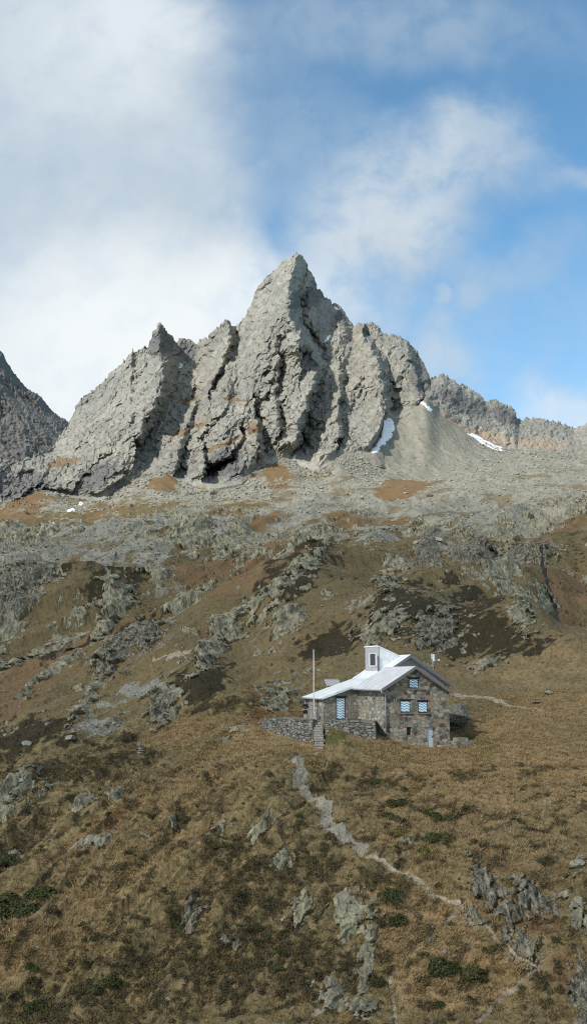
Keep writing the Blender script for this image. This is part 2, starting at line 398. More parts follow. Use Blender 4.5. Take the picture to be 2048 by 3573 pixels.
BASE = [(-400,1262,460),(-100,1258,465),(0,1255,470),(60,1235,480),(110,1215,500),(160,1225,500),(200,1240,490),(260,1238,480),(300,1212,490),(340,1190,500),(400,1175,510),(450,1200,495),(520,1215,480),(600,1200,490),(650,1160,520),(720,1142,540),(760,1162,525),(790,1168,520),(850,1132,540),(915,1124,552),(935,1098,572),(948,1062,600),(953,1032,630),(978,1037,634),(1000,1036,640),(1035,1010,650),(1056,985,668),(1090,1030,675),(1150,1068,690),(1240,1112,700),(1320,1120,705),(1456,1128,715),(1900,1140,720)]
G_LAYERS = [
 [(-500,3100,30),(1900,3100,30)],
 [(-500,2560,52),(0,2545,52),(700,2540,50),(1456,2540,50),(1900,2540,50)],
 [(-500,2320,58),(0,2305,59),(700,2300,57),(1100,2300,57),(1456,2310,56),(1900,2310,56)],
 [(-500,2150,65),(0,2120,67),(400,2105,65),(760,2090,63.5),(1100,2100,64),(1456,2120,63),(1900,2120,63)],
 [(-500,2060,71),(0,2005,74),(200,1985,74),(500,1960,72),(760,1950,71),(1100,1960,72),(1456,1960,74),(1900,1960,75)],
 [(-500,2040,76),(-300,2010,78),(0,1945,80),(100,1915,82),(200,1887,84),(300,1872,86),(380,1865,87),(440,1858,86),(500,1850,85),(560,1846,85),(620,1842,84.5),(700,1846,83.3),(740,1850,82.6),(775,1862,80.2),(803,1862,80.1),(818,1806,82.2),(852,1818,79.5),(900,1834,79.2),(930,1843,79),(956,1838,81),(1052,1858,83),(1114,1857,84.2),(1160,1850,85),(1250,1825,87),(1456,1795,91),(1900,1770,95)],
 [(-500,2040,88),(0,1958,92),(200,1895,95),(350,1860,98),(420,1838,96),(500,1812,94),(560,1797,93),(640,1788,93),(760,1785,93),(960,1785,93),(1060,1798,93),(1115,1812,91),(1150,1810,92),(1250,1778,98),(1456,1710,107),(1900,1650,112)],
 [(-500,1900,108),(0,1830,112),(200,1800,112),(400,1790,108),(500,1770,104),(620,1738,103),(700,1738,104),(800,1725,106),(900,1710,108),(1000,1715,108),(1115,1730,108),(1250,1690,114),(1456,1640,118),(1900,1600,125)],
 [(-500,1740,145),(0,1690,145),(200,1700,140),(330,1700,133),(430,1690,122),(500,1682,119),(570,1690,120),(640,1680,122),(800,1640,125),(1000,1615,125),(1150,1622,128),(1250,1602,128),(1350,1568,131),(1456,1577,131),(1900,1590,134)],
 [(-500,1600,175),(0,1565,175),(200,1560,172),(330,1570,165),(430,1570,162),(600,1560,158),(700,1495,155),(800,1500,152),(900,1490,150),(960,1470,150),(1030,1472,150),(1100,1495,150),(1250,1505,150),(1330,1530,148),(1400,1582,150),(1456,1592,150),(1900,1605,150)],
 [(-500,1440,212),(0,1435,210),(120,1430,210),(200,1440,208),(280,1450,205),(400,1480,195),(600,1500,178),(660,1450,185),(780,1395,190),(860,1420,190),(950,1452,185),(1050,1462,180),(1200,1460,180),(1300,1480,180),(1380,1545,188),(1456,1570,190),(1900,1580,190)],
 [(-500,1432,235),(0,1418,235),(200,1408,238),(400,1420,232),(560,1415,230),(700,1395,222),(780,1392,220),(900,1390,220),(1050,1390,220),(1130,1395,218),(1250,1410,222),(1340,1400,232),(1456,1440,236),(1900,1450,236)],
 [(-500,1395,280),(0,1385,280),(400,1360,285),(700,1340,285),(900,1335,280),(1050,1345,270),(1180,1330,262),(1300,1320,262),(1456,1340,265),(1900,1340,265)],
 [(-500,1320,350),(0,1322,350),(400,1300,345),(700,1285,350),(1000,1275,350),(1200,1270,340),(1330,1250,335),(1456,1235,340),(1900,1230,340)],
 [(-500,1285,410),(0,1290,405),(200,1285,410),(400,1245,420),(600,1235,430),(800,1215,440),(1000,1205,440),(1200,1195,440),(1330,1190,440),(1456,1190,440),(1900,1190,440)],
 [(x, y + 22, Y - 28) for x, y, Y in BASE if x <= 850] + [(930,1170,525),(1000,1180,535),(1060,1185,540),(1150,1175,550),(1250,1152,575),(1350,1142,592),(1456,1150,605),(1900,1165,610)],
 BASE,
 [(x, y + 30, Y + 120) for x, y, Y in BASE],
]
G_ROWS = [25, 150, 110, 60, 90, 50, 60, 80, 100, 80, 50, 60, 60, 50, 50, 80, 6]
U = np.concatenate([np.linspace(-.62, -.375, 40)[:-1], np.linspace(-.375, .385, 1000), np.linspace(.385, .62, 38)[1:]])
gs = Sheet(G_LAYERS, U, G_ROWS)
X, Y, Z = gs.X, gs.Y, gs.Z
foot = Y / 887.0
# shape of the land: undulation at every scale the distance lets one see
hutd = np.sqrt(((X - 7) / 11) ** 2 + ((Y - 85) / 7.5) ** 2)
quiet = sst(.75, 1.5, hutd)
px, py = project(np.stack([X, Y, Z], -1))
_ds = np.sqrt(np.diff(Y, axis=0) ** 2 + np.diff(Z, axis=0) ** 2) / np.maximum(Y[1:], 30)
LV = np.concatenate([np.zeros((1, X.shape[1])), np.cumsum(_ds, 0)], 0); LV = soft(LV, 6) * 1547 * .62; LU = X / Y * 1547      # a map in which the land has the same grain near and far
def grain(wl, n, seed, st=1.): return fbm((LU * .8 + LV * .6) / (wl * st), (LV * .8 - LU * .6) / wl, n, seed)
wx = px + 13 * grain(60, 4, 5); wy = py + 9 * grain(60, 4, 9)
nA = perlin(X / 7, Y / 7, 21) * .6 + perlin(X / 2.6, Y / 2.6, 22) * .5
nB = perlin(X / 1.1, Y / 1.1, 23); nC = perlin(X / 24, Y / 24, 24)
far = sst(70, 260, Y)
# rock outcrops: (cx, cy, rx, ry, tilt, id or -1 for nameless bedrock)
ROCKS = [
 (480,1338,52,34,38),(582,1348,42,28,38),(655,1358,62,17,33),(395,1436,24,13,20),(465,1474,64,17,20),(290,1480,46,28,30),(265,1540,18,52,-30),
 (45,1490,80,42,38),(25,1545,60,22,50),(120,1592,105,22,38),(320,1610,110,40,42),(225,1740,62,17,55),(585,1560,95,26,42),(520,1630,60,22,48),(715,1545,38,24,30),
 (690,1470,45,14,40),(758,1418,42,15,28),(30,1340,48,26,20),(110,1335,30,16,30),(130,1690,85,12,33),(1363,1276,52,28,15),(1425,1262,40,24,10),(1258,1328,34,24,0),
 (1178,1385,58,48,-35),(1290,1375,66,34,-12),(1063,1392,30,50,25),(1230,1430,70,24,-30),(958,1453,36,17,12),(948,1556,58,34,25),(925,1590,28,28,0),(1085,1572,66,40,20),(1293,1540,28,34,-10),
 (1328,1496,44,22,-28),(1050,1350,50,18,-20),(800,1345,70,16,18),(1000,1420,40,14,-15),(1200,1660,40,12,15),(405,1762,30,46,-35),(690,1745,42,22,25),(590,1822,42,14,38),
 (40,1975,75,22,40),(15,2010,40,40,0),(110,1965,40,16,30),(215,2000,34,10,20),(280,1996,24,10,15),(370,2078,12,6,0),(530,2085,42,14,30),(655,2075,28,22,40),(430,2060,20,8,25),(235,2100,60,10,22),(45,2110,24,12,30),
 (485,2260,30,46,-10),(565,2340,32,14,-12),(755,2248,36,46,20),(700,2140,14,16,0),
 (870,2275,50,34,25),(915,2330,26,52,0),(905,2420,26,44,5),(835,2475,46,22,-20),(900,2490,40,24,0),
 (1166,2138,12,16,0),(1195,2195,24,52,-58+90),(1235,2265,22,50,30),(1285,2340,24,62,32),(1170,2290,16,40,45),(1320,2380,14,30,30),(1290,2215,34,20,-25),(1330,2255,50,30,-25),(1395,2225,26,12,-20),
 (1435,2290,30,26,0),(1440,2455,24,60,0),(1445,2535,20,20,0),(1440,2138,16,26,-35),(1265,2030,14,10,-20),(1355,1990,14,6,-25),(1300,2020,8,5,0),
]
ROCKS[61] = (1195,2195,52,20,-58); ROCKS[62] = (1235,2265,52,20,-60); ROCKS[63] = (1285,2345,64,22,-56); ROCKS[64] = (1178,2290,42,13,-48); ROCKS[65] = (1318,2395,32,12,-58)
ROCKS += [(1215,2228,66,26,-60),(1258,2300,66,28,-58),(1300,2365,56,22,-58),(905,2375,24,60,0),(860,2300,40,40,0)]
SLABS = [(738,1915,20,22,-30),(752,1940,26,24,-45),(778,1972,24,36,30),(800,2000,24,34,30),(812,2035,28,30,20),(842,2068,44,24,-35),(885,2100,46,20,-30),(925,2125,30,10,-20)]
PATHS = [([(785,1868),(745,1890),(722,1908)],6),
 ([(895,2122),(920,2135),(965,2150),(1010,2178),(1060,2210),(1110,2242),(1138,2265)],9),
 ([(1138,2265),(1165,2290),(1200,2312),(1260,2350),(1310,2395),(1335,2408)],6),
 ([(1128,2283),(1095,2310),(1060,2335),(1010,2362),(980,2385),(965,2420),(972,2470),(980,2540)],6),
 ([(1345,2410),(1290,2440),(1230,2480),(1180,2530)],9),
 ([(1118,1727),(1180,1731),(1260,1745),(1340,1765)],4),([(380,1655),(470,1632)],3)]
STREAM = [(1338,1352),(1346,1385),(1336,1412),(1350,1450),(1366,1490),(1380,1520),(1388,1540)]
ROCKS = [(a_, b_, c_ * (1.22 if b_ < 1800 else 1.08), d_ * (1.22 if b_ < 1800 else (1.35 if b_ > 2100 and a_ > 1150 else 1.12)), e_) for a_, b_, c_, d_, e_ in ROCKS]
fr, rid = ellipses(wx, wy, ROCKS)
gA = grain(42, 3, 31, 1.8); gB = grain(13, 4, 35, 1.6); gC = grain(130, 3, 39)
rough_f = .42 * gA + (.50 + .28 * (1 - far)) * gB + .25 * grain(5, 2, 37)
wl_f = .45 * gC + .55 * grain(34, 4, 60, 1.9) + .45 * gB
wild = sst(.22, .48, wl_f + .2 * grain(6, 2, 63) - .16 + .12 * sst(150, 260, Y) - .55 * sst(1.6, .9, hutd) - .28 * (1 - sst(95, 130, Y)) - .25 * sst(1150, 1300, px) * (Y < 150)) * (py > 1175) * (1 - .85 * sst(850, 980, px + .6 * (py - 1150)) * (1 - sst(1240, 1300, py)))
gapf = grain(17, 3, 69)
rock = np.maximum(sst(-.02, .16, fr + rough_f - .06 * (1 - far)), .9 * wild) * (1 - .45 * sst(.2, .45, gapf))
SLABS = [(a_, b_, c_ * .8, d_ * .9, e_) for a_, b_, c_, d_, e_ in SLABS]
fs, _ = ellipses(wx, wy, SLABS)
slab = sst(-.02, .15, fs + .5 * gB + .25 * nB + .35 * grain(6, 2, 38))
rock = np.maximum(rock, slab)
pth = np.zeros_like(px)
for pts, w in PATHS:
    d, _s = polydist(px + 3.5 * nA + 2.5 * nB, py + 2 * nB, pts); pth = np.maximum(pth, (1 - sst(w * .45, w * 1.1, d + 1.8 * grain(7, 2, 81))) * sst(-1.0, -.5, grain(30, 3, 82)))
ds, _s = polydist(px + 2 * nB, py, STREAM); stream = (1 - sst(1.5, 5.0, ds + 2.0 * grain(9, 3, 84))) * sst(-.6, -.2, grain(22, 2, 85)) * (Y > 160)
# strike of the beds, for slabby relief
nearr = sst(1050, 1180, px) * sst(2080, 2180, py)
def strike(an):
    c, s = math.cos(an), math.sin(an)
    return X * c + Y * s, -X * s + Y * c
a1, b1 = strike(R(52)); al, ac = a1, b1            # beds of the slope, in metres
def beds(an): return LU * math.cos(an) + LV * math.sin(an), -LU * math.sin(an) + LV * math.cos(an)
p1, q1 = beds(R(40)); p2, q2_ = beds(R(-57))
pa = p1 * (1 - nearr) + p2 * nearr; pc = q1 * (1 - nearr) + q2_ * nearr + 5 * grain(40, 3, 41)
pb, pd = pa + 4 * grain(14, 2, 45), pc + 3 * grain(14, 2, 46)
# ground cover zones
def zone(L, soft=.5, rough=.5): return sst(-soft * .5, soft * .5, ellipses(wx, wy, L)[0] + rough * .6 * (.35 * gA + .45 * gB) + .12 * nC)
scree = np.maximum(sst(1310, 1225, wy + 55 * gC + 40 * gB - .03 * (px - 700)), zone([(200,1375,280,75,6),(480,1300,120,40,0),(870,1330,140,34,0),(1180,1290,160,40,-5),(1030,1260,380,60,3),(1090,1340,40,50,0),(700,1300,260,40,10)], .6, .8))
scree = np.maximum(scree, .8 * zone([(330,1730,120,16,22),(240,1815,90,22,10),(440,1455,60,10,10),(60,1630,90,10,38)], .5, .6))
rustz = zone([(560,1405,170,30,12),(660,1375,110,22,10),(430,1420,60,16,20),(40,1265,85,30,25),(690,1180,34,30,-20),(1000,1212,70,26,5),(130,1640,220,50,35),(340,1520,60,16,35),(1400,1480,60,60,0),(250,1285,40,10,25),(420,1195,60,14,15),(640,1765,40,40,0),(1400,1310,60,14,10),(60,1720,120,40,30),(640,1440,160,16,20),(1330,2290,50,40,0),(1400,2420,30,50,0),(900,1305,120,14,0),(230,2085,120,18,28),(640,1310,80,10,15)], .9, .9)
nearf = 1 - sst(92, 112, Y)
streak = fbm(p1 / 90, q1 / 10, 3, 88)
strawz = (.26 + .45 * streak * sst(1100, 800, px)) * nearf + 1.0 * zone([(500,1930,280,75,30),(560,1900,240,60,22),(420,2020,220,60,30),(300,2180,260,50,35),(1250,1900,320,110,-5),(1150,2060,260,100,-10),(1320,1720,220,80,-12),(1400,1620,110,40,-15),(1050,2300,120,120,0),(1150,2420,150,70,0),(980,1500,200,18,10),(1180,1500,120,20,-25),(560,1560,150,20,35),(700,1620,110,26,20),(100,2330,160,60,35),(480,1830,110,30,10)], 1.2, .8)
clump = sst(.05, .45, grain(16, 3, 64, 1.5) + .5 * grain(60, 2, 66)) * (1 - far)
heath = zone([(1010,1515,115,52,-10),(725,1445,125,44,38),(1140,1540,90,40,-20),(560,1600,60,16,40),(330,1545,70,20,20),(1220,1370,60,20,-10),(1150,1590,190,45,-5),(830,1600,90,40,15),(490,1700,80,42,10),(200,1915,200,38,8),(60,1840,120,50,10),(330,1900,110,22,8),(120,1440,160,16,2),(280,1465,90,24,10),(60,2080,90,60,20),(640,2200,180,70,20),(500,2400,260,90,5),(800,2420,180,90,0),(250,2500,260,60,5),(900,2060,60,40,-20),(960,2020,110,60,-20),(560,2120,90,40,15),(760,2160,90,40,10),(880,2230,120,60,0),(680,2330,120,60,10),(1180,1480,70,22,-20),(200,1600,120,20,36),(560,1770,90,20,5),(310,1840,90,14,10)], .9, 1.9) * (1.1 - .45 * nearf)
heath = np.maximum(heath, np.maximum(.55 * sst(.25, .6, grain(26, 4, 72, 1.5) + .7 * grain(80, 2, 73) - .05), .75 * sst(.36, .52, grain(4.2, 2, 76, 1.3) + .5 * grain(50, 2, 77))) * far * (py > 1320))
heath = np.maximum(heath * (1 - .45 * sst(.1, .5, grain(20, 3, 68)) * nearf) * (1 - .5 * np.clip(strawz, 0, 1) * nearf), .6 * clump * (py > 1900))
greenz = zone([(830,1826,40,26,10),(700,1870,60,14,15),(1180,1840,110,16,5),(1200,1870,50,20,10)], .8, .8) * .8
pale = np.maximum(zone([(200,1265,95,26,38),(300,1215,60,24,35),(1365,1285,40,18,0)], .6, .9) * .9, slab * 1.0)
warmpath = pth
rock *= 1 - .8 * sst(.3, .6, pth) * (1 - slab)
rock *= quiet
scree *= (.45 + .55 * sst(-.45, .05, grain(45, 4, 83, 1.6) + .3 * gB)) + .5 * sst(500, 560, Y)
scree = np.minimum(scree, 1) * (1 - .85 * rustz) * (1 - .5 * heath)
rel = 3.5 * ridged(pa / 200, pc / 60, 2, 42) + soft(11 * facets(pb / 78, pd / 24, 4, 2.4, .5), 2) + soft(6.5 * facets(pb / 34, pd / 10, 6, 2.2, .6), 1) + 3.4 * facets(pb / 13, pd / 5, 8, 1.8, .7)
rel = rel * Y / 1547 * (1 - .6 * slab) * .95
bulge = sst(-.1, .6, fr + .3 * gA) * (.02 + .0040 * Y)
und = 0
for wl, am in ((46, 1.7), (19, .9)): und = und + am * perlin(X / wl, Y / wl, wl) * sst(95, 200, Y)
for wl, am in ((8, .22), (3.4, .14)): und = und + am * perlin(X / wl, Y / wl, int(wl * 7)) * (1 + 1.6 * far) * (.3 + .7 * quiet)
und = und + (3.8 * ridged(al / 110, ac / 34, 2, 77) + 1.6 * ridged(al / 40, ac / 11, 2, 78) - 2.4) * sst(105, 190, Y) * (1 - sst(330, 460, Y)) * .8
und = und + (1.0 * ridged(p1 / 420, q1 / 95, 2, 90) + .4 * ridged(p1 / 160, q1 / 34, 2, 91) - .75) * (1 - far) * quiet * sst(50, 58, Y) * (.4 + .6 * sst(1000, 700, px))
tus = .10 * nB + .10 * np.abs(perlin(X / .75, Y / .75, 51)) + .05 * perlin(X / .36, Y / .36, 52) * (1 - far)
grassy = (1 - rock) * (1 - pth)
out_ = rock * (bulge * 1.3 + rel)                      # rock stands out from the slope, towards the valley
dz = und + grassy * tus * (1 + .9 * heath - .35 * far) + .42 * out_ - .12 * pth - stream * .5
dz = dz + scree * (1 - rock) * far * (.35 * np.abs(perlin(X / 2.3, Y / 2.3, 55)) + .45 * perlin(X / 6, Y / 6, 56)) * sst(.0, .3, 1 - sst(.25, .6, ellipses(px, py, [(1050, 1090, 150, 90, 0)])[0]))
LSNOW = [([(930,1118,12,7,30),(944,1098,16,10,45),(958,1076,14,15,10),(963,1052,15,18,10)], 'long white snow patch at the cliff foot left of the grey scree cone'),
         ([(1044,1003,15,3.4,-35),(1062,1016,13,3.2,-35)], 'upper thin snow strip along the crest of the scree cone'),
         ([(1172,1083,20,4.2,-27),(1204,1100,20,5.2,-24),(1232,1113,14,3.5,-15)], 'lower thin snow strip under the brown rocky ridge on the right'),
         ([(133,1306,7,8,60)], 'lowest small snow patch in the pale scree chute at the left'),
         ([(176,1270,11,6,15)], 'widest small snow patch in the pale scree chute at the left'),
         ([(201,1249,4.5,4.5,30)], 'smallest snow patch in the upper half of the pale scree chute')]
LS = [(e, k) for k, (L, _) in enumerate(LSNOW) for e in L]
sf_, si_ = ellipses(px + 3 * gB, py + 2 * gB, [e for e, _ in LS])
dz = dz + .4 * sst(0, .5, sf_)
dz = dz * sst(0, 1, gs.t)[:, None]
G = np.stack([X - .30 * out_ + rock * Y / 1547 * 1.5 * grain(9, 2, 61), Y - .85 * out_, Z + dz], -1)
front = np.stack([U * 18, np.full_like(U, 18), np.full_like(U, -17.0)], -1)[None]
front2 = np.stack([U * 60, np.full_like(U, 1.0), np.full_like(U, -18.0)], -1)[None]
def padr(a): return np.concatenate([a[:1], a[:1], a], 0)
# named pieces of the ground sheet: outcrops and the path get their own objects, cut exactly from the sheet
OUT = [
 ([0], 'rock_outcrop', 'rounded grey outcrop ringed by orange grass below the scree, first of three side by side'),
 ([1], 'rock_outcrop', 'pale green leaning outcrop ringed by orange grass, middle one of three side by side'),
 ([2], 'rock_outcrop', 'long thin outcrop slanting up right through orange grass, last of three side by side'),
 ([10, 11], 'rock_outcrop', 'large dark slanting rib of rock falling to the stony gully on the left slope'),
 ([12, 13], 'rock_outcrop', 'long pale streaked slab slope slanting up right towards the dark heather knoll'),
 ([14], 'rock_outcrop', 'smooth pale slab in dark heather left above the hut'),
 ([28, 29], 'rock_outcrop', 'pale green lichened crag just behind the roof dormer of the hut'),
 ([30], 'rock_outcrop', 'dark cracked blocky crag behind the hut ridge and antenna'),
 ([37], 'rock_outcrop', 'grey cliff side of the dark heather mound left of the terrace'),
 ([51], 'rock_outcrop', 'rough dark grey crag standing alone in foreground heath on the left'),
 ([53], 'rock_outcrop', 'pointed grey crag in the heath between two bands of brown grass below the path'),
 ([55, 56, 57, 58, 59, 79, 80], 'rock_outcrop', 'tall pale grey crag dropping to the bottom edge below the path fork'),
 ([61, 62, 63, 65, 76, 77, 78], 'rock_outcrop', 'long black and white striped rock rib running down right beside the path'),
 ([66, 67], 'rock_outcrop', 'dark broken rocks in rusty grass right of the striped rib'),
 ([70, 71], 'rock_outcrop', 'black wet rock face at the bottom right edge of the photo'),
 ([20, 21], 'rock_outcrop', 'pale knobbly crag high on the right slope under the scree'),
]
lookup = np.full(len(ROCKS) + 1, -1)
for k, (ii, _n, _l) in enumerate(OUT):
    for i in ii: lookup[i] = k
ids = np.where((rock > .5) & (fr > -.4), lookup[rid], -1)
KP = len(OUT); KS = KP + 1
ids = np.where((slab > .5) & (ids < 0), KS, ids)
KW = KS + 1 + len(LSNOW); ids = np.where((stream > .5) & (ids < 0), KW, ids)
ids = np.where((pth > .5) & (ids < 0) & (py > 1800), KP, ids)
ids = np.where(sf_ > .02, KS + 1 + np.array([k for _, k in LS] + [-1])[si_], ids)
darkz = zone([(1240,2265,110,60,-58),(1330,2250,70,40,-25),(1445,2440,40,110,0),(485,2260,40,50,0),(565,2340,40,20,0),(1085,1572,80,48,10),(1190,1385,70,50,0),(1063,1395,36,50,0),(330,1620,110,44,42),(40,1490,90,50,30),(1340,1400,40,60,0),(405,1762,30,30,0),(1300,1375,50,30,0)], .8, .7)
mD = np.stack([darkz, sst(-.5, .6, grain(24, 4, 74, 1.4)), sst(-.4, .5, grain(7, 3, 75))], -1)
ids = tidy(ids, lambda k: 0 if k in (KP, KW) else (1 if k > KS else .12))
mA = np.stack([rock, heath, rustz], -1); mB = np.stack([strawz, greenz, scree], -1)
mC = np.stack([pth, np.clip(.5 + .6 * nC + .3 * far, 0, 1), pale], -1)
GP = np.concatenate([front2, front, G], 0)
objs = grid_object('hillside', GP, {'mA': padr(mA), 'mB': padr(mB), 'mC': padr(mC), 'mD': padr(mD)}, [MG, [MG] * (KS + 1) + [MSNOW] * len(LSNOW) + [MWETSHADE]], padr(ids), [o[1] for o in OUT] + ['footpath', 'rock_slab'] + ['snow_patch'] * len(LSNOW) + ['stream'])
for k, o in objs.items():
    if k < 0 or k == KP or k == KW: tag(o, kind='structure')
    elif k > KS: tag(o, LSNOW[k - KS - 1][1], 'snow patch', 'snow patches on the mountain')
    elif k == KS: tag(o, 'pale bare rock slab lying along the footpath below the steps', 'rock slab')
    else: tag(o, OUT[k][2], 'rock outcrop', 'rock outcrops on the hillside')
# where a traced pixel meets the land
gpx, gpy = project(G)
BW, BH = 728, 1280
bx = (gpx / 2).astype(int); by = (gpy / 2).astype(int)
ok = (bx >= 0) & (bx < BW) & (by >= 0) & (by < BH)
flat = np.where(ok.ravel())[0]; flat = flat[np.argsort(-G[..., 1].ravel()[flat], kind='stable')]
ZB = np.full(BW * BH, -1, np.int64); ZB[(by.ravel() * BW + bx.ravel())[flat]] = flat
GF = G.reshape(-1, 3); RF = rock.ravel(); PF = pth.ravel()
def at(x, y):
    x0, y0 = int(x / 2), int(y / 2)
    for r in range(0, 8):
        c = [ZB[j * BW + i] for i in range(max(0, x0 - r), min(BW, x0 + r + 1)) for j in range(max(0, y0 - r), min(BH, y0 + r + 1)) if ZB[j * BW + i] >= 0]
        if c:
            k = min(c, key=lambda q: abs(gpx.ravel()[q] - x) + abs(gpy.ravel()[q] - y) + .05 * GF[q, 1]); return GF[k].copy(), k
    return None, None
def land_z(x, y):
    j = int(np.argmin(np.abs(U - x / y))); i = int(np.argmin(np.abs(G[:, j, 1] - y))); return float(G[i, j, 2])
SIL = [(-400,1140,560),(0,1140,560),(40,1146,570),(80,1136,600),(110,1122,640),(135,1108,680),(160,1070,720),(172,1052,740),(195,1002,780),(215,982,790),(232,972,795),(250,957,800),(280,922,810),(300,905,815),(315,890,820),(323,882,822),(328,868,822),(333,876,822),(345,872,825),(360,862,830),(370,857,835),(375,840,838),(380,827,840),(388,818,840),(394,804,840),(399,803,840),(405,813,840),(412,824,840),(425,834,845),(431,846,850),(440,852,860),(450,842,880),(467,846,890),(485,855,880),(500,846,870),(515,842,850),(528,826,840),(537,817,838),(550,808,835),(558,798,833),(566,796,832),(574,806,832),(580,813,835),(588,808,845),(597,803,845),(607,790,840),(613,776,838),(620,765,835),(629,742,835),(640,714,838),(650,702,840),(660,694,842),(675,680,845),(690,664,848),(702,654,850),(715,644,852),(726,637,853),(735,631,854),(744,634,855),(752,640,856),(757,650,856),(762,658,857),(768,674,858),(775,686,858),(782,701,860),(790,716,860),(798,726,862),(806,738,864),(815,748,868),(825,754,875),(838,760,880),(850,768,880),(856,780,880),(863,791,878),(870,804,875),(878,812,870),(888,808,865),(898,804,860),(910,805,858),(918,801,856),(930,810,855),(943,819,855),(955,827,855),(968,834,856),(982,836,858),(993,838,860),(1004,846,860),(1015,855,858),(1026,868,850),(1038,883,840),(1048,900,820),(1058,917,800),(1063,934,780),(1066,944,775),(1074,942,780),(1084,937,790),(1095,931,800),(1110,938,805),(1128,947,810),(1142,956,815),(1158,964,820),(1173,972,820),(1188,982,822),(1203,996,825),(1218,997,830),(1233,999,832),(1245,1004,835),(1258,1009,836),(1267,1013,838),(1274,1022,838),(1283,1042,842),(1296,1042,850),(1310,1040,860),(1336,1043,865),(1363,1047,870),(1384,1052,875),(1403,1058,878),(1423,1068,880),(1440,1062,882),(1456,1057,884),(1600,1070,890),(1900,1100,900)]
MU = np.concatenate([np.linspace(-.55, -.37, 24)[:-1], np.linspace(-.37, .38, 1050), np.linspace(.38, .55, 24)[1:]])
def curve(L, u):
    a = np.array(L, float); uu, ww = ray(a[:, 0], a[:, 1]); o = np.argsort(uu)
    return np.interp(u, uu[o], a[o, 2]), np.interp(u, uu[o], ww[o])
bY, bW = curve(BASE, MU); sY, sW = curve(SIL, MU)
sW = np.maximum(sW, bW + .004)
# small teeth on the skyline
teeth = .0022 * ridged(MU * 200, MU * 0, 3, 5) + .0015 * perlin(MU * 640, MU * 0, 9) + .0012 * np.abs(perlin(MU * 330, MU * 0, 12))
NR = 520
q = np.linspace(-.06, 1, NR)[:, None]
W = bW + (sW - bW) * q + teeth * sst(.955, 1, q)
qp = np.maximum(q, 0); yq = .55 * qp + .45 * qp ** 2
MY = bY + (sY - bY) * yq; MX = MU[None] * MY; MZ = W * MY
mpx, mpy = project(np.stack([MX, MY, MZ], -1))
# relief: buttresses, gullies and beds; dep > 0 stands out towards the south
h = mpx * .82; v = -mpy * .82                       # metres, near enough, in the plane of the wall
lean = .48 - .0004 * (mpx - 300)
hs = h - lean * v + 8 * fbm(h / 70, v / 90, 3, 3)   # across the fall line
w1, w2 = fbm(h / 16, v / 16, 3, 61), fbm(h / 16 + 30, v / 16, 3, 62)
ha, va = hs + 5 * w1, v + .25 * h + 8 * w2
def gully(x, y, seed): return np.minimum(np.abs(perlin(x, y, seed)) * 2.2, 1) - .45       # rounded ribs, sharp clefts between
dep = 13 * gully(ha / 105, va / 700, 11) + 8 * gully(ha / 46, va / 420, 12) + 5 * gully(ha / 21, va / 260, 13) + 3.0 * gully(ha / 10, va / 150, 15) + 1.7 * gully(hs / 4.8, va / 80, 16) + .9 * gully(hs / 2.6, va / 36, 18)
dep += soft(16 * facets(ha / 76, va / 260, 1, 2.6, .35), 24) + soft(7.5 * facets(ha / 31, va / 150, 2, 2.6, .35), 9) + soft(3.2 * facets(ha / 13, va / 80, 3, 2.4, .4), 3)
dep += soft(1.1 * facets((hs + 1.5 * w1) / 6, (v + .4 * h + 3 * w2) / 32, 4, 2.2, .6), 1) + .4 * facets((hs + w1) / 2.8, (v + .4 * h) / 13, 5, 1.8, .7) + .3 * fbm(h / 1.8, v / 1.8, 2, 27)
dep += soft(2.4 * facets((v - .55 * h + 6 * w1) / 18, (h + 8 * w2) / 90, 9, 1.8, .7), 3) + .7 * ridged((v - .5 * h) / 9, h / 60, 2, 21)
dep *= 1 - .6 * sst(0, .6, ellipses(mpx, mpy, [(925, 1070, 60, 110, 0)])[0])
def step(pts, amp, wl, ws, wr):
    """a rib whose right-hand side breaks off: stands out left of the line, falls back to its right"""
    d, sd = polydist(mpx + 7 * fbm(h / 25, v / 25, 3, 33), mpy, pts); d = np.where(sd < 0, -d, d)
    return 1.2 * amp * np.where(d < 0, np.exp(d / wl), 1 - 1.9 * sst(0, ws, d)) * np.where(d > ws, np.exp(-(d - ws) / wr), 1)
dep += step([(733,634),(716,690),(712,760),(728,815),(745,850)], 34, 40, 34, 30)
dep += step([(745,840),(775,870),(790,905),(770,960),(748,1020),(728,1100)], 30, 45, 22, 26)
dep += step([(398,805),(392,860),(410,905),(404,960),(370,1020),(335,1080)], 34, 60, 34, 34)
dep += step([(566,798),(572,840),(548,900),(520,960)], 16, 26, 16, 18)
dep += step([(905,850),(935,900),(948,960),(950,1060),(935,1110)], 30, 40, 24, 26)
dep += step([(630,1045),(640,1090),(650,1150)], 20, 30, 18, 22)
dep += step([(845,930),(835,1000),(838,1080)], 15, 26, 16, 20)
dep += step([(480,1000),(455,1080),(430,1160)], 14, 26, 16, 20)
dep += step([(500,1120),(505,1170)], 14, 18, 12, 14)
dep += step([(1000,850),(1030,920),(1040,990)], 18, 30, 18, 20)
dep += step([(690,900),(680,980),(690,1060)], 12, 24, 14, 18)
dep += step([(600,1080),(570,1130),(510,1160)], 10, 18, 12, 14)
right = sst(1050, 1085, mpx)
shelf = sst(0, .5, ellipses(mpx + 10 * fbm(h / 20, v / 20, 2, 71), mpy, [(120, 1140, 95, 22, 12)])[0] + .25)
edge = sst(0, .10, q) + 0 * W
dep = dep * edge * (1 - .55 * right) * (1 - .8 * shelf)
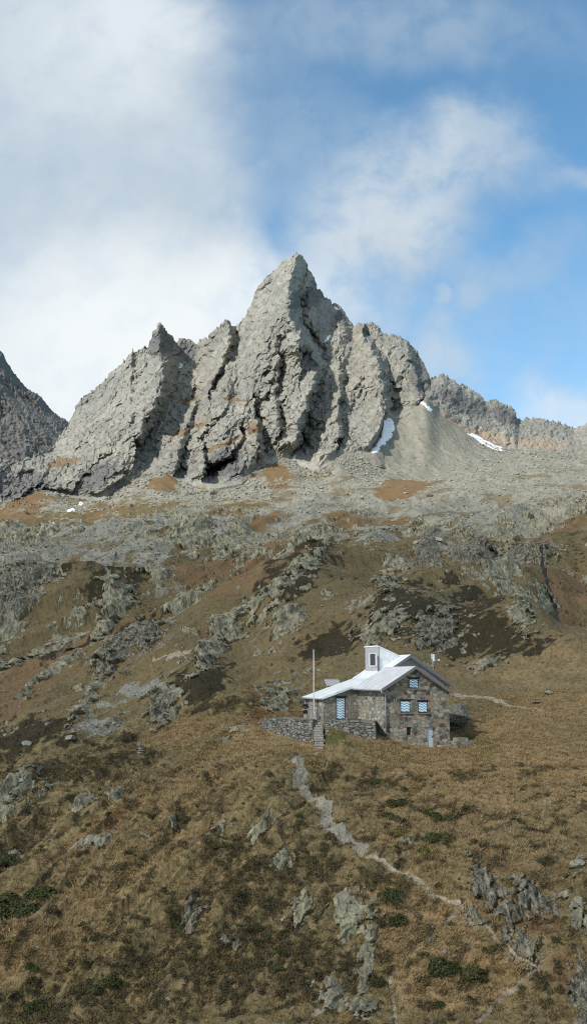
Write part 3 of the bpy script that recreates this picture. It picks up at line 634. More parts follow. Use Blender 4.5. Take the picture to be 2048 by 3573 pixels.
MY2 = MY - dep; MX2 = MX - MU * dep + 1.6 * fbm(h / 14, v / 14, 3, 81) * edge; MZ2 = MZ - W * dep + 1.2 * fbm(h / 9, v / 9, 3, 85) * edge * (1 - sst(.93, 1, q))
Mv = np.stack([MX2, MY2, MZ2], -1)
last = Mv[-1]
back = []
for dy, dzz, jit in ((12, -7, 2), (40, -30, 5), (110, -100, 10), (320, -300, 0)):
    r_ = last.copy(); r_[:, 1] += dy; r_[:, 2] += dzz + jit * perlin(MU * 90, MU * 0 + dy, 4); back.append(r_[None])
Mv = np.concatenate([Mv] + back, 0)
def padb(a): return np.concatenate([a] + [a[-1:]] * 4, 0)
mwx = mpx + 9 * fbm(h / 22, v / 22, 3, 91); mwy = mpy + 6 * fbm(h / 22 + 50, v / 22, 3, 95)
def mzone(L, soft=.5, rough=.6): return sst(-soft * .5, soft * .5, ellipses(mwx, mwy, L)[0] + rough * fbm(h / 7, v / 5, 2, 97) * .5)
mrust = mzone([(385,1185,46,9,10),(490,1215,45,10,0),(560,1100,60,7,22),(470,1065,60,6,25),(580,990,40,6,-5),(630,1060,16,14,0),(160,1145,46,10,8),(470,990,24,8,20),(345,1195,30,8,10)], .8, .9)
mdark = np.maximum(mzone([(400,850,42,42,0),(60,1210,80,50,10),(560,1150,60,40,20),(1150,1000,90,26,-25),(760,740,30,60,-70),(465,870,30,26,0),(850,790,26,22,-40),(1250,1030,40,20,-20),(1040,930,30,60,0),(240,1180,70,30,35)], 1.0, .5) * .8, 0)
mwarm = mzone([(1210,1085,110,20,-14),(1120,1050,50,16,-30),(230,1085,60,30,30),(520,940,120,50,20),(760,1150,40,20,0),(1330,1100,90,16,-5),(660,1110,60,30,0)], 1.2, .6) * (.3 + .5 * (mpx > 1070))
SNOW = [
        ([(811,838,9,5,35)], 'small snow patch in the notch right of the summit tower'),
        ([(1048,1004,14,2.6,-32),(1068,1017,13,2.4,-32)], 'upper thin snow strip along the crest of the scree cone'),
        ([(1180,1082,18,3.2,-27),(1208,1098,18,4.2,-22),(1232,1108,14,2.5,-15)], 'lower thin snow strip under the brown rocky ridge on the right'),
        ([(729,1137,4,9,-15)], 'tiny snow patch at the foot of the central gully'),
        ([(447,908,5,4,0)], 'tiny snow patch in the notch right of the left rock tower'),
        ([(833,765,9,3,-30),(846,780,7,3,-30)], 'thin dusting of snow on the dark shoulder right of the summit')]
SL = [(e, k) for k, (L, _) in enumerate(SNOW) for e in L]
sf, si = ellipses(mpx + 2.5 * fbm(h / 5, v / 5, 2, 55), mpy + 1.5 * fbm(h / 5, v / 5 + 30, 2, 56), [e for e, _ in SL])
mids = np.where(sf > .05, np.array([k for _, k in SL] + [-1])[si], -1)
mids = tidy(mids, lambda k: 1)
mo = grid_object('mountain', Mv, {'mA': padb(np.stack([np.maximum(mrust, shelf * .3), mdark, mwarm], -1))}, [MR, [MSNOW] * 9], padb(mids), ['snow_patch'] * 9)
for k, o in mo.items():
    if k < 0: tag(o, kind='structure')
    else: tag(o, SNOW[k][1], 'snow patch', 'snow patches on the mountain')
# far mountain on the left
FS = [(-300,700,1300),(-150,800,1300),(-60,850,1300),(0,877,1300),(8,879,1300),(15,885,1300),(22,902,1300),(30,915,1300),(37,927,1300),(46,938,1300),(56,952,1300),(66,964,1300),(75,972,1300),(90,980,1300),(105,988,1300),(118,1006,1300),(135,1026,1300),(150,1038,1300),(172,1050,1300),(200,1080,1300),(240,1130,1300),(300,1220,1300)]
FU = np.linspace(-.52, -.22, 330); _, fW = curve(FS, FU)
fW = fW + .0012 * ridged(FU * 300, FU * 0, 3, 15)
q2 = np.linspace(0, 1, 200)[:, None]
FY = 1120 + 180 * q2 + 0 * FU; FWq = .20 + (fW - .20) * q2; FX = FU * FY; FZ = FWq * FY
fh, fv = FX, FZ
fhs = fh + .75 * fv + 12 * fbm(fh / 80, fv / 80, 3, 4)
fd = 40 * ridged(fhs / 150, fv / 600, 2, 7) + 16 * ridged(fhs / 46, fv / 200, 3, 8) + 5 * ridged(fhs / 14, fv / 50, 2, 9) + 2.5 * fbm(fh / 6, fv / 6, 2, 9)
FV = np.stack([FX, FY - fd * (1 - .8 * sst(.9, 1, q2)), FZ], -1)
bk = []
for dy, dzz in ((30, -25), (160, -150), (400, -500)):
    r_ = FV[len(q2) - 1].copy(); r_[:, 1] += dy; r_[:, 2] += dzz; bk.append(r_[None])
FV = np.concatenate([FV] + bk, 0)
one = np.ones(FV.shape[:2]); fo = grid_object('far_mountain', FV, {'mA': np.stack([0 * one, .9 * one, 0 * one], -1)}, [MR])
tag(fo[-1], kind='structure')
class MB:
    """collects pieces into ONE mesh object"""
    def __init__(s): s.b = bmesh.new()
    def box(s, x0, x1, y0, y1, z0, z1):
        v = [s.b.verts.new(p) for p in ((x0,y0,z0),(x1,y0,z0),(x1,y1,z0),(x0,y1,z0),(x0,y0,z1),(x1,y0,z1),(x1,y1,z1),(x0,y1,z1))]
        for f in ((0,3,2,1),(4,5,6,7),(0,1,5,4),(1,2,6,5),(2,3,7,6),(3,0,4,7)): s.b.faces.new([v[i] for i in f])
        return s
    def prism(s, pts, ax, lo, hi):
        """polygon (two coordinates) swept along axis ax: 0 -> (a,b,c) with a the sweep, 1 -> b, 2 -> c"""
        mk = {0: lambda p, w: (w, p[0], p[1]), 1: lambda p, w: (p[0], w, p[1]), 2: lambda p, w: (p[0], p[1], w)}[ax]
        A = [s.b.verts.new(mk(p, lo)) for p in pts]; B = [s.b.verts.new(mk(p, hi)) for p in pts]
        s.b.faces.new(A); s.b.faces.new(B[::-1])
        for i in range(len(pts)): j = (i + 1) % len(pts); s.b.faces.new((A[j], A[i], B[i], B[j]))
        return s
    def panel(s, outline, holes, ax, lo, hi):
        """wall slab with openings cut through"""
        mk = {0: lambda p, w: (w, p[0], p[1]), 1: lambda p, w: (p[0], w, p[1])}[ax]
        holes = [[(a,c),(b,c),(b,d),(a,d)] for a,b,c,d in holes]
        rings = []
        for w in (lo, hi):
            es = []; rr = []
            for loop in [outline] + holes:
                vs = [s.b.verts.new(mk(p, w)) for p in loop]; rr.append(vs)
                es += [s.b.edges.new((vs[i], vs[(i + 1) % len(vs)])) for i in range(len(vs))]
            bmesh.ops.triangle_fill(s.b, edges=es, use_beauty=True, use_dissolve=False); rings.append(rr)
        for A, B in zip(*rings):
            for i in range(len(A)): j = (i + 1) % len(A); s.b.faces.new((A[i], A[j], B[j], B[i]))
        return s
    def tube(s, pts, r, n=10, taper=None):
        rings = []
        for i, p in enumerate(pts):
            p = Vector(p); d = (Vector(pts[min(i + 1, len(pts) - 1)]) - Vector(pts[max(i - 1, 0)])).normalized()
            q = Vector((0, 0, 1)) if abs(d.z) < .9 else Vector((1, 0, 0)); e1 = d.cross(q).normalized(); e2 = d.cross(e1)
            rr = r if taper is None else r + (taper - r) * i / (len(pts) - 1)
            rings.append([s.b.verts.new(p + (e1 * math.cos(k * 2 * math.pi / n) + e2 * math.sin(k * 2 * math.pi / n)) * rr) for k in range(n)])
        for A, B in zip(rings[:-1], rings[1:]):
            for k in range(n): s.b.faces.new((A[k], A[(k + 1) % n], B[(k + 1) % n], B[k]))
        s.b.faces.new(rings[0][::-1]); s.b.faces.new(rings[-1])
        return s
    def build(s, name, mat, parent=None, bevel=0., smooth=False):
        bmesh.ops.recalc_face_normals(s.b, faces=s.b.faces[:])
        me = bpy.data.meshes.new(name); s.b.to_mesh(me); s.b.free()
        if mat: me.materials.append(mat)
        o = bpy.data.objects.new(name, me); COL.objects.link(o)
        if parent: o.parent = parent
        if bevel:
            mo_ = o.modifiers.new('bevel', 'BEVEL'); mo_.width = bevel; mo_.segments = 2; mo_.limit_method = 'ANGLE'
        if smooth:
            for f in me.polygons: f.use_smooth = True
        return o
def empty(name, loc, rz=0):
    o = bpy.data.objects.new(name, None); COL.objects.link(o); o.location = loc; o.rotation_euler = (0, 0, rz); o.empty_display_size = .2
    return o
# ---------------------------------------------------------------- the hut: a across the gable, b back from it, h up
HPHI = R(25); HC, HS = math.cos(HPHI), math.sin(HPHI)
def hw(a, b_, h_): return (8.35 + HC * a - HS * b_, 82 + HS * a + HC * b_, h_ - 6)
hut = tag(empty('stone_hut', (8.35, 82, -6), HPHI), 'stone mountain hut with pale sheet metal roof and blue zigzag shutters', 'hut')
# openings: a0, a1, h0, h1
WIN = [(2.50, 3.56, 5.42, 6.34), (1.50, 2.60, 3.27, 4.38), (3.40, 4.47, 3.22, 4.28)]
DOORW = (4.30, 4.98, .05, 1.86); HOLE = (2.11, 2.64, 1.25, 1.98)
gf = lambda a: 7.28 - (.556 * (3 - a) if a < 3 else .592 * (a - 3))
MB().panel([(0, -1.2), (6.8, -1.2), (6.8, gf(6.8)), (3, gf(3)), (0, gf(0))], WIN + [DOORW, HOLE], 1, 0, .5).build('front_wall', M_STONE, hut)
MB().panel([(.503, -1.2), (5.15, -1.2), (5.15, 5.58), (.503, 5.58)], [(3.45, 3.78, 4.42, 4.58), (1.95, 2.28, 4.42, 4.58)], 0, .003, .5).build('side_wall', M_STONE2, hut)
MB().box(6.3, 6.797, .503, 5.15, -1.2, 5.03).build('side_wall', M_STONE, hut)
rf = lambda a: (6.4 - .313 * (1.8 - a) if a < 1.8 else (6.4 + .581 * (a - 1.8) if a < 5.74 else 8.69 - .614 * (a - 5.74))) - .17
ADOOR = (-2.38, -1.34, 2.52, 4.60)
MB().panel([(-3.73, .8), (.0, .8), (0, rf(0)), (-3.73, rf(-3.73))], [ADOOR], 1, 5.153, 5.6).build('annex_wall', M_STONE2, hut)
MB().panel([(5.603, .8), (9.2, .8), (9.2, rf(-3.73)), (5.603, rf(-3.73))], [(6.1, 6.55, 2.6, 4.3), (7.0, 7.45, 2.6, 4.3), (8.1, 8.9, 2.5, 4.3)], 0, -3.727, -3.3).build('annex_wall', M_STONE2, hut)
MB().panel([(.003, 5.0), (9.9, 5.0), (9.9, rf(9.9)), (5.74, rf(5.74)), (1.8, rf(1.8)), (.003, rf(0))], [], 1, 5.156, 5.4).build('upper_gable', M_BOARD, hut)
MB().box(6.8, 9.9, 5.16, 5.6, -1, 4.997).build('rear_wall', M_STONE, hut)
MB().box(9.5, 9.9, 5.6, 9.25, -1, 5.9).build('rear_wall', M_STONE, hut)
MB().panel([(-3.3, 1), (9.9, 1), (9.9, rf(9.9)), (5.74, rf(5.74)), (1.8, rf(1.8)), (-3.3, rf(-3.3))], [], 1, 8.9, 9.15).build('rear_wall', M_STONE, hut)
# roofs
T = .16
gr_ = lambda a: gf(a) + .17
MB().prism([(-.66, gr_(-.66)), (3, gr_(3)), (6.95, gr_(6.95)), (6.95, gr_(6.95) - T), (3, gr_(3) - T), (-.66, gr_(-.66) - T)], 1, -.45, 5.14).build('front_roof', M_ROOF2, hut, .015)
rt = lambda a: rf(a) + .17
MB().prism([(-3.98, rt(-3.98)), (1.8, rt(1.8)), (1.8, rt(1.8) - T), (-3.98, rt(-3.98) - T)], 1, 4.93, 9.25).build('annex_roof', M_ROOF, hut, .015)
MB().prism([(1.803, rt(1.803)), (5.74, rt(5.74)), (10.55, rt(10.55)), (10.55, rt(10.55) - T), (5.74, rt(5.74) - T), (1.803, rt(1.803) - T)], 1, 4.6, 9.55).build('rear_roof', M_ROOF, hut, .015)
for f, b0, pts in ((gr_, -.49, (-.70, 3, 7.0)), (rt, 4.56, (2.6, 5.74, 10.6))):
    for a0, a1 in zip(pts[:-1], pts[1:]):
        MB().prism([(a0, f(a0) + .02), (a1, f(a1) + .02), (a1, f(a1) - .27), (a0, f(a0) - .27)], 1, b0 - (.004 if a0 > 2.7 else 0), b0 + .036).build('barge_board', M_FASCIA, hut)
MB().prism([(-4.0, rt(-4) + .015), (1.7, rt(1.7) + .015), (1.7, rt(1.7) - .2), (-4.0, rt(-4) - .2)], 1, 4.89, 4.925).build('barge_board', M_ROOF, hut)
MB().tube([(-.73, -.5, gr_(-.66) - .12), (-.73, 4.9, gr_(-.66) - .10)], .085).build('gutter', M_ZINC, hut, smooth=True)
MB().tube([(-4.05, 4.9, rt(-3.98) - .13), (-4.05, 9.2, rt(-3.98) - .11)], .085).build('gutter', M_ZINC, hut, smooth=True)
dp = MB().tube([(-.73, -.42, gr_(-.66) - .18), (-.72, -.42, gr_(-.66) - .34), (-.20, -.16, 5.02), (-.12, -.12, 4.85), (-.12, -.12, 1.5)], .062).build('downpipe', M_ZINC, hut, smooth=True)
MB().tube([(-.12, -.12, 1.5), (-.12, -.12, .75)], .075).build('drain_shoe', M_DARK, dp, smooth=True)
# dormer with its louvred face, sheet cheek and roof
dm = MB().prism([(6.32, 6.9), (8.95, 6.9), (8.95, 9.40), (6.32, 9.50)], 0, 3.0, 3.12).build('dormer', M_RIB, hut)
MB().prism([(3.12, rt(3.12) - .1), (5.70, rt(5.70) - .1), (5.35, 8.56), (3.12, 9.44)], 1, 6.33, 6.42).build('cheek', M_CHEEK, dm)
MB().prism([(3.12, rt(3.12) - .1), (5.70, rt(5.70) - .1), (5.35, 8.56), (3.12, 9.36)], 1, 8.86, 8.94).build('cheek', M_CHEEK, dm)
MB().prism([(2.93, 9.58), (5.42, 8.62), (5.42, 8.53), (2.93, 9.47)], 1, 6.26, 9.02).build('dormer_roof', M_ROOF, dm)
lv = MB().box(2.93, 2.997, 6.75, 7.85, 7.62, 8.78).build('louvre_window', M_LOUVRE, dm)
fr2 = MB(); fr2.box(2.90, 2.999, 6.60, 6.748, 7.55, 8.85).box(2.90, 2.999, 7.852, 8.0, 7.55, 8.85).box(2.90, 2.999, 6.748, 7.852, 8.783, 8.85).box(2.88, 2.999, 6.748, 7.852, 7.52, 7.617)
fr2.build('frame', M_WHITE, lv)
MB().tube([(2.86, 6.18, 6.75), (2.86, 6.18, 8.55)], .075).build('vent_pipe', M_DARKZ, hut, smooth=True)
# shutters: frame, zigzag leaf, sill, lintel
def shutter(name, a0, a1, h0, h1, bq, sill=True):
    w = MB().box(a0 + .002, a1 - .002, bq + .075, bq + .155, h0 + .002, h0 + .09).box(a0 + .002, a1 - .002, bq + .075, bq + .155, h1 - .09, h1 - .002)
    w.box(a0 + .002, a0 + .09, bq + .075, bq + .155, h0 + .09, h1 - .09).box(a1 - .09, a1 - .002, bq + .075, bq + .155, h0 + .09, h1 - .09)
    fr_ = w.build(name, M_DARK, hut)
    lf = MB().box(0, a1 - a0 - .186, 0, .04, 0, h1 - h0 - .186).build('shutter' if sill else 'door_leaf', M_CHEV, fr_); lf.location = (a0 + .093, bq + .06, h0 + .093)
    MB().box(a0 + .0, a1 - .0, bq + .16, bq + .22, h0, h1).build('back_panel', M_DARK, fr_)
    if sill: MB().box(a0 - .16, a1 + .16, bq - .09, bq + .07, h0 - .13, h0 - .003).build('sill', M_SILL, fr_, .01)
    MB().box(a0 - .14, a1 + .14, bq - .05, bq + .07, h1 + .003, h1 + .10).build('lintel', M_DARK, fr_, .01)
for w in WIN: shutter('window', *w, 0)
shutter('annex_door', *ADOOR, 5.153, False)
dr = MB().box(DOORW[0] + .01, DOORW[1] - .01, .10, .16, DOORW[2], DOORW[3] - .02)
dr = dr.build('door', M_DOOR, hut)
bd = MB()
for k in range(8): bd.box(DOORW[0] + .015, DOORW[1] - .015, .082, .097, DOORW[2] + .02 + k * .222, DOORW[2] + .225 + k * .222)
bd.build('door_boards', M_DOOR, dr)
MB().box(DOORW[1] - .13, DOORW[1] - .08, .04, .08, 1.0, 1.14).build('handle', M_DARK, dr)
MB().box(DOORW[0] - .2, DOORW[1] + .25, -.045, .05, DOORW[3] + .004, DOORW[3] + .13).build('lintel', M_FASCIA, dr, .01)
MB().box(HOLE[0], HOLE[1], .33, .40, HOLE[2], HOLE[3]).build('hatch', M_PLANK, hut)
for y0, y1 in ((3.45, 3.78), (1.95, 2.28)): MB().box(.25, .3, y0, y1, 4.42, 4.58).build('vent', M_DARK, hut)
for y0, y1, z0 in ((6.1, 6.55, 2.6), (7.0, 7.45, 2.6), (8.1, 8.9, 2.5)): MB().box(-3.6, -3.55, y0, y1, z0, 4.3).build('narrow_shutter', M_FASCIA, hut)
MB().box(-.55, -.33, 5.06, 5.15, 5.32, 5.52).build('wall_lamp', M_WHITE, hut, .02)
# masonry plinth of the hut towards the slope, low wall right of the cellar door
pl = MB().box(-.35, 2.0, -.22, -.003, -1.2, .45).build('stone_plinth', M_STONE, hut)
lw = MB(); lw.prism([(5.3, -1.0), (9.0, -1.0), (9.0, .62), (8.35, .66), (8.32, .92), (7.1, .95), (7.06, .66), (6.2, .60), (6.16, .34), (5.3, .30)], 1, -.75, -.01)
lw = lw.build('stone_wall', M_STONE, None, .04); lw.location = (8.35, 82, -6); lw.rotation_euler = (0, 0, HPHI)
tag(lw, 'low rough stone wall running right from the cellar door of the hut', 'stone wall')
# ---------------------------------------------------------------- terrace, its walls and steps
def wall_strip(name, line, thick, top, bot, mat):
    """a wall following a plan line; tops and feet per point; slightly battered"""
    bm = bmesh.new(); n = len(line); rows = []
    P = [Vector((x, y, 0)) for x, y in line]
    for i in range(n):
        d = (P[min(i + 1, n - 1)] - P[max(i - 1, 0)]).normalized(); nn = Vector((d.y, -d.x, 0))
        f0 = P[i] + nn * .22; t0 = P[i]; t1 = P[i] - nn * thick
        rows.append([bm.verts.new((f0.x, f0.y, bot[i])), bm.verts.new((t0.x, t0.y, top[i])), bm.verts.new((t1.x, t1.y, top[i])), bm.verts.new((t1.x, t1.y, bot[i]))])
    for A, B in zip(rows[:-1], rows[1:]):
        for k in range(4): bm.faces.new((A[k], A[(k + 1) % 4], B[(k + 1) % 4], B[k]))
    bm.faces.new(rows[0]); bm.faces.new(rows[-1][::-1])
    m_ = MB(); m_.b.free(); m_.b = bm
    return m_.build(name, mat, None, .03)
FL = -3.42
def resample(line, top, bot, step=.6):
    L, T_, B_ = [line[0]], [top[0]], [bot[0]]
    for (p, t0, b0), (q_, t1, b1) in zip(zip(line, top, bot), list(zip(line, top, bot))[1:]):
        d = math.dist(p, q_); n = max(1, int(d / step))
        for k in range(1, n + 1):
            f = k / n; L.append((p[0] + (q_[0] - p[0]) * f + random.uniform(-.03, .03), p[1] + (q_[1] - p[1]) * f + random.uniform(-.03, .03)))
            T_.append(t0 + (t1 - t0) * f + random.uniform(-.035, .035)); B_.append(b0 + (b1 - b0) * f)
    return L, T_, B_
l_, t_, b_2 = resample([(-4.25, 90.6), (-3.4, 89.6), (-2.65, 88.6), (.1, 84.9), (1.9, 83.2)], [-4.75, -3.9, FL, FL, FL], [-7] * 5)
tw = wall_strip('terrace_wall', l_, .5, t_, b_2, M_DRY); tag(tw, 'grey dry stone retaining wall left of the steps under the terrace', 'retaining wall')
l_, t_, b_2 = resample([(2.72, 83.1), (3.3, 82.0), (4.3, 79.9), (5.6, 79.7), (7.1, 79.65), (7.3, 80.8), (7.55, 82.6)], [FL, FL - .02, FL - .08, FL - .1, FL - .1, FL - .3, FL - .6], [-7] * 7)
bw = wall_strip('terrace_wall', l_, .5, t_, b_2, M_DRY); tag(bw, 'lime stained stone retaining wall right of the steps in front of the hut door', 'retaining wall')
fl = MB().prism([(-2.4, 88.9), (.2, 85.2), (1.95, 83.55), (2.75, 83.45), (3.6, 82.1), (4.5, 80.3), (7.0, 80.1), (7.4, 82.5), (7.6, 83.6), (6.2, 86.6), (2.85, 85.2), (1.0, 89.0), (-.5, 92.0)], 2, -5.0, FL - .05)
tag(fl.build('terrace_floor', M_TER), kind='structure')
st = tag(empty('stone_steps', (2.3, 82, -6)), 'narrow flight of rough stone steps climbing to the hut terrace', 'steps')
NSTEP = 12
for k in range(NSTEP):
    y1 = 80.55 + k * .235; z1 = -5.82 + k * .2
    m_ = MB().box(-.42 + random.uniform(-.06, .05), .40 + random.uniform(-.05, .08), y1 - 82, y1 - 82 + .36, z1 + 6 - .17, z1 + 6)
    o = m_.build('step', M_CAP, st, .03); o.rotation_euler = (0, 0, random.uniform(-.05, .05))
MB().prism([(80.65 - 82, -.9), (83.2 - 82, -.9), (83.2 - 82, 2.3), (80.65 - 82, .02)], 0, -.36, .36).build('stair_core', M_DRY, st)
# ---------------------------------------------------------------- things by the hut
fp = tag(empty('flagpole', (1.86, 83.0, FL)), 'tall bare white flagpole at the top of the stone steps', 'flagpole')
MB().tube([(0, 0, -.5), (0, 0, 1.5), (0, 0, 3.5), (0, 0, 6.32)], .062, 12, .034).build('pole', M_POLE, fp, smooth=True)
MB().box(-.1, .1, -.16, -.06, -.75, .1).build('bracket', M_DARK, fp, .01)
MB().box(.045, .13, -.03, .03, 1.6, 1.78).build('cleat', M_RED, fp, .01)
MB().tube([(0, 0, 6.32), (0, 0, 6.37)], .055, 10).build('cap', M_POLE, fp)
am = tag(empty('antenna_mast', hw(9.49, 6.5, rt(9.49) - .05), HPHI), 'thin antenna mast with white box rising behind the right roof edge', 'antenna')
MB().tube([(0, 0, 0), (0, 0, 2.5)], .04, 8).build('mast', M_ZINC, am, smooth=True)
MB().box(-.02, .20, -.14, -.05, 1.75, 2.45).build('antenna_panel', M_WHITE, am, .02)
MB().box(-.13, -.05, -.05, .05, 1.95, 2.5).build('antenna_panel', M_WHITE, am, .02)
MB().tube([(0, 0, 1.78), (.75, -.05, 1.88)], .035, 8).build('arm', M_ZINC, am)
MB().box(.66, .82, -.1, .02, 1.80, 1.98).build('radio_box', M_WHITE, am, .01)
bn = tag(empty('bench', (5.35, 80.05, FL - .03), 0), 'low dark plank bench on the wall top in front of the hut', 'bench')
MB().box(-.62, .62, -.17, .17, .2, .26).build('seat', M_PLANK, bn, .01)
for x in (-.5, .5): MB().box(x - .06, x + .06, -.14, .14, -.1, .2).build('leg', M_PLANK, bn, .01)
sh = tag(empty('shed', (4.15, 95.6, -2.2), R(8)), 'small shed with corrugated metal roof showing behind the annex roof', 'shed')
MB().box(-.68, .68, -.55, .75, -1.5, 1.75).build('wall', M_STONE2, sh)
MB().prism([(-.75, 1.80), (.85, 2.42), (.85, 2.48), (-.75, 1.86)], 0, -.78, .78).build('roof', M_CORR, sh)
# ---------------------------------------------------------------- the person on the terrace
def skin_body(name, joints, bones, mat, parent=None, sub=2):
    me = bpy.data.meshes.new(name); ks = list(joints); me.from_pydata([joints[k][0] for k in ks], [(ks.index(a), ks.index(b)) for a, b in bones], [])
    o = bpy.data.objects.new(name, me); COL.objects.link(o)
    if parent: o.parent = parent
    md = o.modifiers.new('skin', 'SKIN'); md.use_smooth_shade = True
    if not me.skin_vertices: 
        bpy.context.view_layer.objects.active = o
    for i, k in enumerate(ks):
        sv = me.skin_vertices[0].data[i]; r = joints[k][1]; sv.radius = (r, r) if not hasattr(r, '__len__') else r
        sv.use_root = (i == 0)
    o.modifiers.new('smooth', 'SUBSURF').levels = sub; o.modifiers['smooth'].render_levels = sub
    me.materials.append(mat)
    return o
pe = tag(empty('person', (1.10, 84.5, FL - .05), R(-18)), 'person in black top and black shorts standing on the terrace by the flagpole', 'person')
J = {'pelvis': ((0, 0, .93), (.15, .11)), 'waist': ((0, .0, 1.10), (.135, .10)), 'chest': ((0, .02, 1.32), (.165, .115)), 'neckb': ((0, .03, 1.46), (.075, .07)), 'neck': ((0, .015, 1.54), .055), 'head': ((0, -.01, 1.64), (.078, .092)), 'crown': ((0, 0, 1.735), (.06, .075))}
B = [('pelvis', 'waist'), ('waist', 'chest'), ('chest', 'neckb'), ('neckb', 'neck'), ('neck', 'head'), ('head', 'crown')]
for s_, n_ in ((-1, 'r'), (1, 'l')):
    J.update({'hip' + n_: ((s_ * .09, 0, .86), .095), 'knee' + n_: ((s_ * .105, -.02, .48), .06), 'calf' + n_: ((s_ * .11, .02, .34), .058), 'ank' + n_: ((s_ * .115, .03, .09), .04), 'toe' + n_: ((s_ * .135, -.15, .045), .04),
      'sho' + n_: ((s_ * .19, .02, 1.41), .058), 'elb' + n_: ((s_ * .27, -.05, 1.14), .042), 'wri' + n_: ((s_ * .12, -.27, 1.17), .028), 'palm' + n_: ((s_ * .085, -.32, 1.185), (.034, .018))})
    B += [('pelvis', 'hip' + n_), ('hip' + n_, 'knee' + n_), ('knee' + n_, 'calf' + n_), ('calf' + n_, 'ank' + n_), ('ank' + n_, 'toe' + n_), ('chest', 'sho' + n_), ('sho' + n_, 'elb' + n_), ('elb' + n_, 'wri' + n_), ('wri' + n_, 'palm' + n_)]
    for k in range(4):
        zz = 1.215 - k * .02; L_ = (.030, .036, .034, .026)[k]
        J.update({f'f{k}{n_}': ((s_ * (.075), -.345, zz), .009), f'g{k}{n_}': ((s_ * (.062 - .2 * L_), -.352 - L_, zz - .004), .008)}); B += [('palm' + n_, f'f{k}{n_}'), (f'f{k}{n_}', f'g{k}{n_}')]
    J.update({'t' + n_: ((s_ * .07, -.30, 1.225), .011), 'u' + n_: ((s_ * .055, -.335, 1.24), .009)}); B += [('palm' + n_, 't' + n_), ('t' + n_, 'u' + n_)]
skin_body('body', J, B, M_SKIN, pe)
J2 = {'a': ((0, 0, .98), (.165, .125)), 'b': ((0, 0, 1.12), (.15, .12)), 'c': ((0, .02, 1.32), (.185, .135)), 'd': ((0, .03, 1.47), (.09, .085))}
B2 = [('a', 'b'), ('b', 'c'), ('c', 'd')]
for s_ in (-1, 1):
    J2.update({f's{s_}': ((s_ * .19, .02, 1.415), .078), f'e{s_}': ((s_ * .272, -.05, 1.14), .06), f'w{s_}': ((s_ * .15, -.23, 1.165), .045)}); B2 += [('c', f's{s_}'), (f's{s_}', f'e{s_}'), (f'e{s_}', f'w{s_}')]
skin_body('jacket', J2, B2, M_CLOTH, pe)
J3 = {'a': ((0, 0, .99), (.16, .125)), 'b': ((0, 0, .90), (.17, .13))}; B3 = [('a', 'b')]
for s_ in (-1, 1):
    J3.update({f'h{s_}': ((s_ * .095, 0, .80), .112), f'k{s_}': ((s_ * .108, -.015, .53), .098)}); B3 += [('b', f'h{s_}'), (f'h{s_}', f'k{s_}')]
skin_body('shorts', J3, B3, M_CLOTH, pe)
skin_body('hair', {'a': ((0, .035, 1.66), (.08, .07)), 'b': ((0, .02, 1.745), (.078, .085)), 'c': ((0, -.03, 1.765), (.06, .05))}, [('a', 'b'), ('b', 'c')], M_HAIR, pe)
fa = MB(); fa.tube([(0, -.085, 1.665), (0, -.122, 1.635)], .010, 8, .017)
fa.build('nose', M_SKIN, pe, smooth=True)
for x_ in (-.045, .02): MB().box(x_, x_ + .025, -.105, -.09, 1.66, 1.672).build('eye', M_HAIR, pe)
MB().box(-.028, .028, -.108, -.09, 1.592, 1.600).build('mouth', M_HAIR, pe)
for s_ in (-1, 1):
    MB().tube([(s_ * .086, .0, 1.625), (s_ * .092, .008, 1.665)], .014, 8).build('ear', M_SKIN, pe, smooth=True)
    skin_body('shoe', {'a': ((s_ * .115, .05, .05), .05), 'b': ((s_ * .125, -.06, .045), .05), 'c': ((s_ * .137, -.17, .04), .04)}, [('a', 'b'), ('b', 'c')], M_PLANK, pe, 1)
skin_body('backpack', {'a': ((0, .17, 1.05), (.12, .07)), 'b': ((0, .19, 1.25), (.14, .085)), 'c': ((0, .16, 1.42), (.10, .05))}, [('a', 'b'), ('b', 'c')], M_CLOTH, pe)
rc = MB().box(-.10, .10, -.05, .05, -.02, .02).build('remote_control', M_DARK, None, .01)
rc.location = Vector((1.10, 84.5, FL - .05)) + Matrix.Rotation(R(-18), 3, 'Z') @ Vector((0, -.335, 1.215)); rc.rotation_euler = (R(25), 0, R(-18))
tag(rc, 'dark handheld controller held in both hands by the person on the terrace', 'controller')
def rock_mesh(name, seed, sub=3, cuts=9, flat=.7):
    """an angular block: a ball cut by random planes, then roughened"""
    bm = bmesh.new(); bmesh.ops.create_icosphere(bm, subdivisions=sub, radius=1)
    r = random.Random(seed); pl_ = [(Vector((r.gauss(0, 1), r.gauss(0, 1), r.gauss(0, 1))).normalized(), r.uniform(.45, .8)) for _ in range(cuts)]
    for v in bm.verts:
        for n, d in pl_:
            k = v.co.dot(n) - d
            if k > 0: v.co -= n * k
        v.co += Vector((r.gauss(0, .018), r.gauss(0, .018), r.gauss(0, .018)))
        v.co.z *= flat
    me = bpy.data.meshes.new(name); bm.to_mesh(me); bm.free()
    return me
RM = [rock_mesh('boulder', 100 + i, 3, 8 + i % 4, random.uniform(.55, .85)) for i in range(7)]
for m_ in RM: m_.materials.append(M_BOULDER)
RMD = rock_mesh('boulder', 300, 5, 26, .75)
for v_ in RMD.vertices:
    c_ = v_.co; lay = math.floor((c_.z + .25 * c_.x) * 7 + .6 * math.sin(5 * c_.y)); v_.co = c_ * (1 + .10 * (((lay * 37) % 11) / 11 - .5) + random.uniform(-.012, .012)); RMD.materials.append(M_BOULDERD)
